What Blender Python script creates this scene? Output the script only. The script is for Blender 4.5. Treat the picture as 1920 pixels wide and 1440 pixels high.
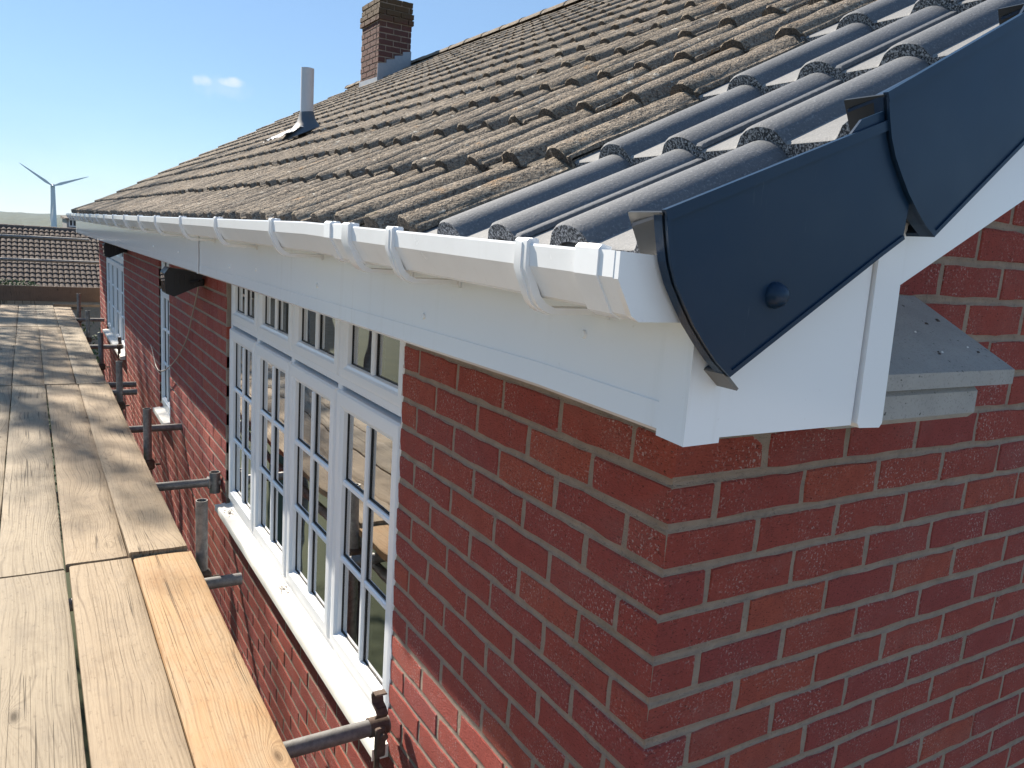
import bpy, bmesh, math, random
import numpy as np
from mathutils import Matrix, Vector
random.seed(7)
RNG = np.random.default_rng(11)
for o in list(bpy.data.objects):
    bpy.data.objects.remove(o)
scene = bpy.context.scene
col = scene.collection
R_ = math.radians

# ------------------------------------------------------------------ camera
CAM = Vector((-0.8936, -0.9245, 0.3688))
RIGHT = Vector((0.8552, -0.5139, 0.0674)); DOWN = Vector((-0.0321, -0.1823, -0.9827)); FWD = Vector((0.5173, 0.8382, -0.1724))
cam_d = bpy.data.cameras.new('camera'); cam = bpy.data.objects.new('camera', cam_d); col.objects.link(cam)
cam_d.sensor_width = 36; cam_d.lens = 27.777; cam_d.clip_start = 0.02; cam_d.clip_end = 9000
FWD.normalize(); RIGHT = (RIGHT - FWD*RIGHT.dot(FWD)).normalized(); UP = RIGHT.cross(FWD)
cam.matrix_world = Matrix(((RIGHT.x, UP.x, -FWD.x, CAM.x), (RIGHT.y, UP.y, -FWD.y, CAM.y), (RIGHT.z, UP.z, -FWD.z, CAM.z), (0, 0, 0, 1)))
scene.camera = cam
def to_px(p):                                   # photo pixel of a point, used only to rank repeats by how large they show
    d = Vector(p) - CAM
    z = d.dot(FWD)
    if z < .05: return None
    return 960 + 1481.4*d.dot(RIGHT)/z, 720 - 1481.4*d.dot(UP)/z, z

# ------------------------------------------------------------------ world and sun
SUN = Vector((-1.0, 3.3, 2.87)).normalized()
world = bpy.data.worlds.new('World'); scene.world = world; world.use_nodes = True
wn = world.node_tree.nodes; wl = world.node_tree.links
for n in list(wn): wn.remove(n)
w_out = wn.new('ShaderNodeOutputWorld'); bg = wn.new('ShaderNodeBackground'); sky = wn.new('ShaderNodeTexSky')
sky.sky_type = 'NISHITA'; sky.sun_disc = False
sky.sun_elevation = math.asin(SUN.z); sky.sun_rotation = math.atan2(SUN.x, SUN.y)
sky.altitude = 60; sky.air_density = 1.0; sky.dust_density = 0.0; sky.ozone_density = 4.0
bg.inputs['Strength'].default_value = 0.060
# thin drifting cloud over an even sky veil, added to brighten shaded sides
tcw = wn.new('ShaderNodeTexCoord'); mpw = wn.new('ShaderNodeMapping'); mpw.inputs['Scale'].default_value = (2.2, 2.2, 6.5); mpw.inputs['Location'].default_value = (.3, .1, .4)
nzw = wn.new('ShaderNodeTexNoise'); nzw.inputs['Scale'].default_value = 1.3; nzw.inputs['Detail'].default_value = 5; nzw.inputs['Roughness'].default_value = .55
crw = wn.new('ShaderNodeValToRGB'); crw.color_ramp.elements[0].position = .45; crw.color_ramp.elements[1].position = .80
crw.color_ramp.elements[0].color = (.42, .42, .42, 1); crw.color_ramp.elements[1].color = (.60, .60, .60, 1)
mxw = wn.new('ShaderNodeMix'); mxw.data_type = 'RGBA'; mxw.inputs['B'].default_value = (2.9, 4.7, 7.4, 1)
puff = None                                      # two small fair-weather puffs among the veil
nzp = wn.new('ShaderNodeTexNoise'); nzp.inputs['Scale'].default_value = 75; nzp.inputs['Detail'].default_value = 5; wl.new(tcw.outputs['Generated'], nzp.inputs['Vector'])
for (u_, v_, sx_, sy_) in ((380, 151, .0105, .0065), (436, 155, .0150, .0058), (420, 165, .034, .012)):
    d_ = (FWD + RIGHT*((u_-960)/1481.4) + UP*((720-v_)/1481.4)).normalized(); e1 = d_.cross(Vector((0, 0, 1))).normalized(); e2 = e1.cross(d_)
    acc = None
    for e_, sc_ in ((e1, sx_), (e2, sy_)):
        dt = wn.new('ShaderNodeVectorMath'); dt.operation = 'DOT_PRODUCT'; wl.new(tcw.outputs['Generated'], dt.inputs[0]); dt.inputs[1].default_value = e_
        q_ = wn.new('ShaderNodeMath'); q_.operation = 'DIVIDE'; wl.new(dt.outputs['Value'], q_.inputs[0]); q_.inputs[1].default_value = sc_
        r_ = wn.new('ShaderNodeMath'); r_.operation = 'MULTIPLY'; wl.new(q_.outputs[0], r_.inputs[0]); wl.new(q_.outputs[0], r_.inputs[1])
        if acc is None: acc = r_.outputs[0]
        else:
            a_ = wn.new('ShaderNodeMath'); a_.operation = 'ADD'; wl.new(acc, a_.inputs[0]); wl.new(r_.outputs[0], a_.inputs[1]); acc = a_.outputs[0]
    fw = wn.new('ShaderNodeVectorMath'); fw.operation = 'DOT_PRODUCT'; wl.new(tcw.outputs['Generated'], fw.inputs[0]); fw.inputs[1].default_value = d_
    n2 = wn.new('ShaderNodeMath'); n2.operation = 'MULTIPLY_ADD'; wl.new(nzp.outputs['Fac'], n2.inputs[0]); n2.inputs[1].default_value = 3.0; wl.new(acc, n2.inputs[2])
    mr = wn.new('ShaderNodeMapRange'); mr.interpolation_type = 'SMOOTHSTEP'; wl.new(n2.outputs[0], mr.inputs['Value']); mr.inputs['From Min'].default_value = 1.1; mr.inputs['From Max'].default_value = 2.9; mr.inputs['To Min'].default_value = .85 if sx_ < .03 else .22; mr.inputs['To Max'].default_value = 0
    fr_ = wn.new('ShaderNodeMath'); fr_.operation = 'GREATER_THAN'; wl.new(fw.outputs['Value'], fr_.inputs[0]); fr_.inputs[1].default_value = .5
    g_ = wn.new('ShaderNodeMath'); g_.operation = 'MULTIPLY'; wl.new(mr.outputs[0], g_.inputs[0]); wl.new(fr_.outputs[0], g_.inputs[1])
    if puff is None: puff = g_.outputs[0]
    else:
        m_ = wn.new('ShaderNodeMath'); m_.operation = 'MAXIMUM'; wl.new(puff, m_.inputs[0]); wl.new(g_.outputs[0], m_.inputs[1]); puff = m_.outputs[0]
mxp = wn.new('ShaderNodeMix'); mxp.data_type = 'RGBA'; mxp.inputs['B'].default_value = (6.4, 7.2, 8.2, 1); wl.new(puff, mxp.inputs['Factor'])
wl.new(tcw.outputs['Generated'], mpw.inputs['Vector']); wl.new(mpw.outputs[0], nzw.inputs['Vector']); wl.new(nzw.outputs['Fac'], crw.inputs['Fac'])
wl.new(crw.outputs['Color'], mxw.inputs['Factor']); wl.new(sky.outputs['Color'], mxw.inputs['A']); wl.new(mxw.outputs['Result'], mxp.inputs['A']); wl.new(mxp.outputs['Result'], bg.inputs['Color'])
wl.new(bg.outputs[0], w_out.inputs['Surface'])
sun_d = bpy.data.lights.new('sun', 'SUN'); sun = bpy.data.objects.new('sun', sun_d); col.objects.link(sun)
sun_d.energy = 5.0; sun_d.angle = R_(.53); sun_d.color = (1.0, .905, .77)
sun.rotation_euler = SUN.to_track_quat('Z', 'Y').to_euler()
vs = scene.view_settings
vs.view_transform = 'Standard'; vs.look = 'None'; vs.exposure = 1.12; vs.gamma = 1; vs.use_curve_mapping = False
scene.render.resolution_x = 1024; scene.render.resolution_y = 768

# ------------------------------------------------------------------ material helpers
def mat(name):
    m = bpy.data.materials.new(name); m.use_nodes = True
    nt = m.node_tree; b = nt.nodes['Principled BSDF']
    return m, nt, b
def nd(nt, t, **kw):
    n = nt.nodes.new(t)
    for k, v in kw.items():
        if k in n.inputs: n.inputs[k].default_value = v
        else: setattr(n, k, v)
    return n
def ramp(nt, fac, stops, interp='LINEAR'):
    r = nt.nodes.new('ShaderNodeValToRGB'); r.color_ramp.interpolation = interp
    e = r.color_ramp.elements
    while len(e) < len(stops): e.new(.5)
    for el, (p, c) in zip(e, stops):
        el.position = p; el.color = (c, c, c, 1) if not hasattr(c, '__len__') else (*c, 1)
    nt.links.new(fac, r.inputs['Fac']); return r.outputs['Color']
def mixc(nt, fac, a, b, blend='MIX'):
    m = nt.nodes.new('ShaderNodeMix'); m.data_type = 'RGBA'; m.blend_type = blend
    for s, v in (('Factor', fac), ('A', a), ('B', b)):
        if isinstance(v, bpy.types.NodeSocket): nt.links.new(v, m.inputs[s])
        elif s == 'Factor': m.inputs[s].default_value = v
        else: m.inputs[s].default_value = (*v, 1)
    return m.outputs['Result']
def mth(nt, op, a, b=None):
    m = nt.nodes.new('ShaderNodeMath'); m.operation = op
    for i, v in enumerate((a, b)):
        if v is None: continue
        if isinstance(v, bpy.types.NodeSocket): nt.links.new(v, m.inputs[i])
        else: m.inputs[i].default_value = v
    return m.outputs[0]
def noise(nt, vec, scale, detail=3, rough=.5, mapscale=None, dist=0):
    if mapscale:
        mp = nd(nt, 'ShaderNodeMapping'); mp.inputs['Scale'].default_value = mapscale; nt.links.new(vec, mp.inputs['Vector']); vec = mp.outputs[0]
    n = nd(nt, 'ShaderNodeTexNoise', Scale=scale, Detail=detail, Roughness=rough, Distortion=dist)
    nt.links.new(vec, n.inputs['Vector']); return n.outputs['Fac']
def wpos(nt): return nt.nodes.new('ShaderNodeNewGeometry').outputs['Position']
def bump(nt, b, height, strength=.5, dist=.002, prev=None):
    n = nd(nt, 'ShaderNodeBump', Strength=strength, Distance=dist); nt.links.new(height, n.inputs['Height'])
    if prev is not None: nt.links.new(prev, n.inputs['Normal'])
    if b is not None: nt.links.new(n.outputs[0], b.inputs['Normal'])
    return n.outputs[0]
def rnd(nt):                                    # per piece random: object random plus the baked piece id
    oi = nt.nodes.new('ShaderNodeObjectInfo'); at = nt.nodes.new('ShaderNodeAttribute'); at.attribute_name = 'pid'
    return mth(nt, 'FRACT', mth(nt, 'ADD', oi.outputs['Random'], at.outputs['Fac']))

M = {}
# --- bricks
def make_brick():
    m, nt, b = mat('brick'); p = wpos(nt); r = rnd(nt)
    base = ramp(nt, r, [(0, (.37, .064, .051)), (.2, (.41, .075, .052)), (.4, (.385, .067, .052)), (.55, (.34, .060, .055)), (.68, (.39, .071, .051)), (.84, (.42, .080, .052)), (.95, (.46, .096, .056)), (1, (.31, .061, .060))], 'LINEAR')
    n1 = noise(nt, p, 26, 4, .6)
    base = mixc(nt, .10, base, (.36, .17, .14))
    c = mixc(nt, ramp(nt, n1, [(.35, 0.), (.75, .38)]), base, (.20, .045, .040))
    drag = noise(nt, p, 55, 5, .7, (1, 1, 4))
    pits = noise(nt, p, 150, 4, .65, (1, 1, 1.8))
    c = mixc(nt, ramp(nt, pits, [(.34, .85), (.42, 0.)]), c, (.075, .018, .015))
    dm = noise(nt, p, 90, 4, .7, (1, 1, 4.5)); c = mixc(nt, mth(nt, 'MULTIPLY', ramp(nt, dm, [(.34, .9), (.43, 0.)]), ramp(nt, noise(nt, p, 7, 2), [(.38, .15), (.6, 1.)])), c, (.085, .02, .018))
    spk = noise(nt, p, 170, 3, .6); zone = noise(nt, p, 9, 3, .5)
    eff = mth(nt, 'MULTIPLY', ramp(nt, spk, [(.56, 0.), (.66, 1.)]), ramp(nt, zone, [(.42, 0.), (.66, .8)]))
    c = mixc(nt, eff, c, (.58, .45, .42))
    film = noise(nt, p, 5, 4, .6, (1, 1, 2))
    c = mixc(nt, ramp(nt, film, [(.5, 0.), (.8, .16)]), c, (.34, .25, .23))
    nt.links.new(c, b.inputs['Base Color']); b.inputs['Roughness'].default_value = .82; b.inputs['Specular IOR Level'].default_value = .3
    h = mth(nt, 'ADD', mth(nt, 'MULTIPLY', drag, .8), mth(nt, 'MULTIPLY', pits, .7))
    bump(nt, b, mth(nt, 'ADD', h, mth(nt, 'MULTIPLY', dm, .9)), .9, .007)
    return m
M['brick'] = make_brick()
def make_mortar():
    m, nt, b = mat('mortar'); p = wpos(nt)
    n = noise(nt, p, 18, 4, .6); g = noise(nt, p, 420, 2, .6)
    c = mixc(nt, ramp(nt, n, [(.3, 0.), (.7, 1.)]), (.40, .315, .245), (.29, .23, .185))
    c = mixc(nt, ramp(nt, g, [(.62, 0.), (.75, .4)]), c, (.42, .36, .30))
    moss = noise(nt, p, 3.5, 4, .6); c = mixc(nt, ramp(nt, moss, [(.60, 0.), (.75, .45)]), c, (.17, .155, .075))
    nt.links.new(c, b.inputs['Base Color']); b.inputs['Roughness'].default_value = .95
    sp = nt.nodes.new('ShaderNodeSeparateXYZ'); nt.links.new(p, sp.inputs[0])
    fr = mth(nt, 'FRACT', mth(nt, 'ADD', mth(nt, 'DIVIDE', sp.outputs['Z'], .0795), 100.5)); dj = mth(nt, 'MINIMUM', mth(nt, 'ABSOLUTE', mth(nt, 'SUBTRACT', fr, .5)), .095)
    rd = mth(nt, 'MULTIPLY', mth(nt, 'MULTIPLY', dj, dj), 140.)           # hollow of the tooled bed joint
    c2 = mixc(nt, ramp(nt, noise(nt, p, 130, 4, .7), [(.28, .55), (.42, 0.)]), c, (.11, .09, .075)); nt.links.new(c2, b.inputs['Base Color'])
    n1 = bump(nt, None, mth(nt, 'ADD', mth(nt, 'ADD', g, noise(nt, p, 60, 3)), noise(nt, p, 150, 3, .6)), 1., .005)
    bump(nt, b, rd, .6, .0045, n1)
    return m
M['mortar'] = make_mortar()
# --- roof tiles
def make_old_tile(pan=False):
    m, nt, b = mat('weathered_tile_pan' if pan else 'weathered_tile'); p = wpos(nt); r = rnd(nt)
    base = ramp(nt, r, [(0, (.26, .215, .165)), (.3, (.32, .265, .205)), (.55, (.235, .197, .157)), (.8, (.29, .236, .175)), (1, (.35, .29, .228))])
    big = noise(nt, p, 7, 4, .6); gr = noise(nt, p, 230, 3, .7); g2 = noise(nt, p, 100, 3, .65); md = noise(nt, p, 45, 4, .65)
    c = mixc(nt, ramp(nt, big, [(.35, 0.), (.7, .55)]), base, (.19, .155, .125))
    c = mixc(nt, ramp(nt, g2, [(.34, .85), (.50, 0.)]), c, (.075, .062, .052))
    c = mixc(nt, ramp(nt, gr, [(.34, .8), (.47, 0.)]), c, (.06, .05, .043))
    c = mixc(nt, ramp(nt, gr, [(.55, 0.), (.66, .6)]), c, (.56, .49, .40))
    li = noise(nt, p, 38, 3, .55); liz = noise(nt, p, 4, 2, .5)
    c = mixc(nt, mth(nt, 'MULTIPLY', ramp(nt, li, [(.62, 0.), (.68, 1.)]), ramp(nt, liz, [(.45, 0.), (.6, .8)])), c, (.60, .57, .50))
    rust = noise(nt, p, 16, 3, .6); c = mixc(nt, ramp(nt, rust, [(.62, 0.), (.74, .6)]), c, (.33, .19, .085))
    mo = noise(nt, p, 11, 4, .65, (1.1, 1, 1)); c = mixc(nt, ramp(nt, mo, [(.66, 0.), (.74, .65)]), c, (.12, .11, .05))
    if pan: c = mixc(nt, ramp(nt, noise(nt, p, 14, 4, .6), [(.3, .75), (.7, .35)]), c, (.062, .054, .042))  # pans darkened: grime, plus the rolls' shadow put into the colour
    nt.links.new(c, b.inputs['Base Color']); b.inputs['Roughness'].default_value = .9; b.inputs['Specular IOR Level'].default_value = .25
    bump(nt, b, mth(nt, 'ADD', mth(nt, 'ADD', mth(nt, 'MULTIPLY', gr, .4), mth(nt, 'MULTIPLY', g2, .9)), md), 1., .014)
    return m
M['old_tile'] = make_old_tile(); M['old_pan'] = make_old_tile(True)
def make_old_end():
    m, nt, b = mat('weathered_tile_end'); p = wpos(nt)
    gr = noise(nt, p, 260, 3, .7); g2 = noise(nt, p, 60, 3, .6)
    c = mixc(nt, ramp(nt, gr, [(.35, 0.), (.65, 1.)]), (.045, .038, .032), (.19, .155, .125))
    nt.links.new(c, b.inputs['Base Color']); b.inputs['Roughness'].default_value = .95
    bump(nt, b, mth(nt, 'ADD', gr, g2), 1., .008)
    return m
M['old_end'] = make_old_end()
def make_new_tile(dust=0., name='new_slate_grey_tile'):
    m, nt, b = mat(name); p = wpos(nt)
    gr = noise(nt, p, 260, 4, .7); big = noise(nt, p, 9, 3, .5); r = rnd(nt)
    c = mixc(nt, ramp(nt, big, [(.3, 0.), (.7, 1.)]), (.080, .090, .106), (.100, .110, .126))
    c = mixc(nt, mth(nt, 'MULTIPLY', r, .35), c, (.13, .14, .155))
    c = mixc(nt, ramp(nt, gr, [(.54, 0.), (.70, .42)]), c, (.36, .365, .38))
    c = mixc(nt, ramp(nt, gr, [(.28, .4), (.42, 0.)]), c, (.04, .043, .048))
    if dust: c = mixc(nt, ramp(nt, noise(nt, p, 40, 4, .6), [(.25, dust*.7), (.7, dust)]), c, (.40, .385, .36))  # pans paler: the sun's sheen on them is put into the colour
    nt.links.new(c, b.inputs['Base Color']); b.inputs['Roughness'].default_value = .78; b.inputs['Specular IOR Level'].default_value = .55
    bump(nt, b, gr, .55, .002)
    return m
M['new_tile'] = make_new_tile(); M['new_pan'] = make_new_tile(.30, 'sunlit_slate_grey_tile_pan')
def make_new_end():
    m, nt, b = mat('raw_concrete_tile_end'); p = wpos(nt)
    gr = noise(nt, p, 300, 3, .75)
    c = mixc(nt, ramp(nt, gr, [(.46, 0.), (.62, 1.)]), (.020, .022, .026), (.42, .42, .43))
    nt.links.new(c, b.inputs['Base Color']); b.inputs['Roughness'].default_value = .8
    bump(nt, b, gr, .6, .003)
    return m
M['new_end'] = make_new_end()
def plastic(name, c, rough, spec=.5, dirt=0, dirtc=(.3, .27, .22), coat=0, dscale=14, bmp=.04):
    m, nt, b = mat(name); p = wpos(nt)
    n = noise(nt, p, dscale, 5, .65); f = noise(nt, p, 160, 3, .6)
    cc = mixc(nt, mth(nt, 'MULTIPLY', ramp(nt, n, [(.45, 0.), (.8, 1.)]), dirt), c, dirtc)
    cc = mixc(nt, mth(nt, 'MULTIPLY', ramp(nt, f, [(.66, 0.), (.76, 1.)]), dirt*1.3), cc, dirtc)
    nt.links.new(cc, b.inputs['Base Color']); b.inputs['Specular IOR Level'].default_value = spec
    nt.links.new(ramp(nt, n, [(.2, rough*.8), (.8, min(1, rough*1.35))]), b.inputs['Roughness'])
    b.inputs['Coat Weight'].default_value = coat; b.inputs['Coat Roughness'].default_value = .06
    bump(nt, b, noise(nt, p, 5, 2), bmp, .01)
    return m
M['upvc'] = plastic('white_upvc', (.83, .845, .86), .22, .5, .10)
M['upvc_fascia'] = plastic('white_fascia_board', (.80, .82, .845), .13, .5, .05)
M['upvc_window'] = plastic('white_window_plastic', (.80, .82, .845), .25, .5, .03)
def clean_plastic(name, c, rough):
    m, nt, b = mat(name); p = wpos(nt)
    n = noise(nt, p, 90, 3, .6); nt.links.new(mixc(nt, ramp(nt, n, [(.70, 0.), (.80, .25)]), c, (.42, .40, .36)), b.inputs['Base Color'])
    b.inputs['Roughness'].default_value = rough; return m
M['upvc_window'] = clean_plastic('white_window_plastic', (.80, .82, .845), .28)
M['upvc_fascia'] = clean_plastic('white_fascia_board', (.83, .85, .875), .14)
M['upvc_sill'] = plastic('white_sill_plastic', (.80, .79, .75), .35, .5, .35, (.36, .31, .24), 0, 9)
M['verge'] = plastic('navy_grey_verge_plastic', (.006, .026, .060), .33, .28, .05, (.10, .11, .12))
M['verge_dark'] = plastic('charcoal_verge_plastic', (.020, .023, .026), .42, .35, .2, (.05, .05, .05))
M['foot'] = plastic('bounce_lit_foot_plate', (.17, .155, .14), .4, .5, .2, (.1, .09, .08))  # dark plastic plate; the tan of bounced light is put into its colour
for _k in ('verge',):
    _nt = M[_k].node_tree; _b = _nt.nodes['Principled BSDF']; _p = wpos(_nt)
    _sc = noise(_nt, _p, 1., 3, .6, (120, 30, 14), 1.5); _cl = noise(_nt, _p, 6, 4, .6); _s = _b.inputs['Base Color'].links[0].from_socket
    _nt.links.new(mixc(_nt, mth(_nt, 'MULTIPLY', ramp(_nt, _sc, [(.66, 0.), (.74, .5)]), ramp(_nt, _cl, [(.5, 0.), (.65, .5)])), mixc(_nt, ramp(_nt, _cl, [(.35, .0), (.75, .30)]), _s, (.035, .05, .072)), (.16, .18, .20)), _b.inputs['Base Color'])
for _k in ('upvc_fascia', 'upvc'):
    _nt = M[_k].node_tree; _b = _nt.nodes['Principled BSDF']; _p = wpos(_nt); _s = _b.inputs['Base Color'].links[0].from_socket
    _st = noise(_nt, _p, 1., 4, .6, (38, 38, 2.2)); _cl = noise(_nt, _p, 3, 4, .6)
    _nt.links.new(mixc(_nt, mth(_nt, 'MULTIPLY', ramp(_nt, _st, [(.55, 0.), (.75, .5)]), ramp(_nt, _cl, [(.42, 0.), (.65, .45)])), _s, (.50, .47, .41)), _b.inputs['Base Color'])
M['gasket'] = plastic('black_gasket', (.012, .012, .013), .5)
M['black'] = plastic('black_lamp_plastic', (.012, .014, .018), .42, .5, .1, (.06, .06, .06))
M['cable'] = plastic('pale_cable', (.36, .30, .25), .5)
M['lead'] = plastic('lead_flashing', (.27, .30, .34), .5, .5, .35, (.46, .46, .45), 0, 22, .3)
M['boot'] = plastic('dark_flashing_boot', (.055, .075, .10), .5, .5, .2)
M['vent'] = plastic('grey_vent_pipe', (.52, .53, .55), .4, .5, .1)
M['turbine'] = plastic('pale_turbine', (.60, .62, .64), .4)
M['curtain'] = plastic('curtain_cloth', (.42, .42, .42), .9, .1)
M['render'] = plastic('grey_render', (.30, .29, .28), .9, .2)
M['inner'] = plastic('plain_plaster', (.30, .29, .28), .9, .1)
def metal(name, c, rough, bmp=.2):
    m, nt, b = mat(name); p = wpos(nt)
    n = noise(nt, p, 30, 5, .7); g = noise(nt, p, 240, 3, .6)
    cc = mixc(nt, ramp(nt, n, [(.35, 0.), (.7, 1.)]), c, tuple(x*.55 for x in c))
    cc = mixc(nt, ramp(nt, g, [(.62, 0.), (.75, .6)]), cc, (.10, .075, .055))
    nt.links.new(cc, b.inputs['Base Color']); b.inputs['Metallic'].default_value = .55
    nt.links.new(ramp(nt, n, [(.3, rough), (.8, min(1, rough+.25))]), b.inputs['Roughness'])
    bump(nt, b, g, bmp, .001)
    return m
M['galv'] = metal('galvanised_tube', (.26, .255, .25), .46)
M['rust'] = metal('rusty_steel', (.15, .11, .09), .6, .6)
def make_concrete():
    m, nt, b = mat('grey_cast_stone'); p = wpos(nt)
    n = noise(nt, p, 9, 4, .6); g = noise(nt, p, 300, 3, .6); v = noise(nt, p, 90, 2, .5)
    c = mixc(nt, ramp(nt, n, [(.3, 0.), (.7, 1.)]), (.30, .295, .28), (.38, .37, .35))
    c = mixc(nt, ramp(nt, v, [(.26, .9), (.31, 0.)]), c, (.05, .048, .045))
    c = mixc(nt, ramp(nt, g, [(.3, .4), (.45, 0.)]), c, (.10, .10, .10))
    nt.links.new(c, b.inputs['Base Color']); b.inputs['Roughness'].default_value = .9
    bump(nt, b, mth(nt, 'ADD', g, v), .6, .002); return m
M['stone'] = make_concrete()
def make_wood(name, ca, cb, cc, dark):
    m, nt, b = mat(name)
    tc = nt.nodes.new('ShaderNodeTexCoord'); oi = nt.nodes.new('ShaderNodeObjectInfo')
    off = nd(nt, 'ShaderNodeVectorMath', operation='ADD'); sc = nd(nt, 'ShaderNodeVectorMath', operation='SCALE'); sc.inputs['Scale'].default_value = 37.
    cmb = nt.nodes.new('ShaderNodeCombineXYZ'); nt.links.new(oi.outputs['Random'], cmb.inputs['X']); nt.links.new(oi.outputs['Random'], cmb.inputs['Y'])
    nt.links.new(cmb.outputs[0], sc.inputs[0]); nt.links.new(tc.outputs['Object'], off.inputs[0]); nt.links.new(sc.outputs[0], off.inputs[1]); p = off.outputs[0]
    # knots pull the grain lines round them
    mpv = nd(nt, 'ShaderNodeMapping'); mpv.inputs['Scale'].default_value = (5.2, 1.75, 3); nt.links.new(p, mpv.inputs['Vector'])
    vor = nd(nt, 'ShaderNodeTexVoronoi', Scale=1.0, Randomness=1.0); nt.links.new(mpv.outputs[0], vor.inputs['Vector'])
    kd = vor.outputs['Distance']
    sep = nt.nodes.new('ShaderNodeSeparateXYZ'); nt.links.new(p, sep.inputs[0])
    wob = noise(nt, p, 1.0, 3, .5, (3.2, .75, 1))
    pull = mth(nt, 'DIVIDE', .018, mth(nt, 'ADD', kd, .11))
    xx = mth(nt, 'ADD', mth(nt, 'ADD', sep.outputs['X'], mth(nt, 'MULTIPLY', wob, .085)), pull)
    ring = mth(nt, 'SINE', mth(nt, 'MULTIPLY', xx, 560.)); ring = mth(nt, 'ADD', mth(nt, 'MULTIPLY', ring, .5), .5)
    ring2 = mth(nt, 'SINE', mth(nt, 'MULTIPLY', xx, 213.)); ring2 = mth(nt, 'ADD', mth(nt, 'MULTIPLY', ring2, .5), .5)
    fib = noise(nt, p, 1., 4, .6, (260, 5, 60)); blot = noise(nt, p, 4.5, 5, .65, (1.4, .6, 1))
    c = mixc(nt, ramp(nt, blot, [(.32, 0.), (.68, 1.)]), ca, cb)
    blot2 = noise(nt, p, 11., 5, .7, (1.2, .45, 1)); c = mixc(nt, ramp(nt, blot2, [(.48, 0.), (.75, .65)]), c, cc)
    fade = ramp(nt, noise(nt, p, 3, 2), [(.35, .10), (.65, .50)])
    c = mixc(nt, mth(nt, 'MULTIPLY', ramp(nt, mth(nt, 'MULTIPLY', ring, ring2), [(.25, 0.), (.95, 1.)]), fade), c, dark)
    c = mixc(nt, ramp(nt, fib, [(.28, .45), (.44, 0.)]), c, dark)
    knot = ramp(nt, kd, [(.025, .8), (.05, .35), (.085, 0.)]); c = mixc(nt, knot, c, tuple(x*.55 for x in dark))
    cr = noise(nt, p, 1., 2, .5, (24, .16, 4)); crk = mth(nt, 'ABSOLUTE', mth(nt, 'SUBTRACT', cr, .5))
    crm = mth(nt, 'MULTIPLY', ramp(nt, crk, [(.0025, .95), (.006, 0.)]), ramp(nt, noise(nt, p, 2.2, 2), [(.48, 0.), (.56, .85)]))
    c = mixc(nt, crm, c, tuple(x*.3 for x in dark))
    stn = noise(nt, p, 2.6, 5, .7, (1.5, 1, 1)); c = mixc(nt, ramp(nt, stn, [(.56, 0.), (.70, .45)]), c, tuple(x*1.6 for x in dark))
    spk = noise(nt, p, 1., 4, .7, (70, 26, 70)); c = mixc(nt, ramp(nt, spk, [(.30, .45), (.42, 0.)]), c, dark)
    nt.links.new(c, b.inputs['Base Color']); b.inputs['Roughness'].default_value = .8; b.inputs['Specular IOR Level'].default_value = .25
    h = mth(nt, 'SUBTRACT', mth(nt, 'ADD', mth(nt, 'MULTIPLY', ring, .25), fib), mth(nt, 'MULTIPLY', crm, 1.6))
    bump(nt, b, h, .55, .0028)
    return m
M['wood_tan'] = make_wood('weathered_tan_plank', (.375, .295, .205), (.32, .25, .175), (.245, .195, .145), (.115, .082, .052))
M['wood_grey'] = make_wood('weathered_grey_plank', (.345, .287, .21), (.295, .245, .182), (.225, .19, .148), (.10, .077, .054))
M['wood_orange'] = make_wood('fresh_orange_plank', (.43, .275, .145), (.39, .285, .18), (.40, .22, .105), (.15, .09, .048))
M['wood_brown'] = make_wood('brown_toe_board', (.20, .14, .10), (.17, .12, .09), (.13, .095, .075), (.07, .05, .04))
def make_glass():
    m = bpy.data.materials.new('window_glass'); m.use_nodes = True; nt = m.node_tree
    for n in list(nt.nodes): nt.nodes.remove(n)
    out = nt.nodes.new('ShaderNodeOutputMaterial'); tr = nd(nt, 'ShaderNodeBsdfTransparent'); tr.inputs['Color'].default_value = (.70, .76, .75, 1)
    gl = nd(nt, 'ShaderNodeBsdfGlossy', Roughness=.012); fr = nd(nt, 'ShaderNodeFresnel', IOR=1.52); mx = nt.nodes.new('ShaderNodeMixShader')
    p = wpos(nt); bm = bump(nt, None, noise(nt, p, 2.2, 2), .10, .02)
    nt.links.new(bm, gl.inputs['Normal']); nt.links.new(bm, fr.inputs['Normal'])
    f = mth(nt, 'MINIMUM', mth(nt, 'ADD', mth(nt, 'MULTIPLY', fr.outputs[0], 3.6), .07), 1.)
    nt.links.new(f, mx.inputs[0]); nt.links.new(tr.outputs[0], mx.inputs[1]); nt.links.new(gl.outputs[0], mx.inputs[2]); nt.links.new(mx.outputs[0], out.inputs['Surface'])
    return m
M['glass'] = make_glass()
def leafmat(name, a, c2, rough=.6):
    m, nt, b = mat(name); p = wpos(nt); n = noise(nt, p, 1.4, 3, .6)
    nt.links.new(mixc(nt, ramp(nt, n, [(.3, 0.), (.7, 1.)]), a, c2), b.inputs['Base Color']); b.inputs['Roughness'].default_value = rough
    return m
M['leaf'] = leafmat('leaf', (.045, .085, .02), (.085, .12, .03)); M['hedge'] = leafmat('hedge_leaf', (.022, .048, .014), (.05, .08, .02))
M['bark'] = plastic('bark', (.10, .08, .06), .9, .2, .4, (.05, .045, .035), 0, 20)
def terrain(name, a, b2, s):
    m, nt, b = mat(name); p = wpos(nt); n = noise(nt, p, s, 5, .65)
    nt.links.new(mixc(nt, ramp(nt, n, [(.3, 0.), (.7, 1.)]), a, b2), b.inputs['Base Color']); b.inputs['Roughness'].default_value = .95; return m
M['grass'] = terrain('lawn', (.022, .034, .011), (.042, .05, .018), .6)
M['wood_far'] = terrain('woodland', (.010, .022, .010), (.035, .05, .02), .03)
M['ntile'] = make_old_tile(); M['ntile'].name = 'neighbour_tile'
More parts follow.
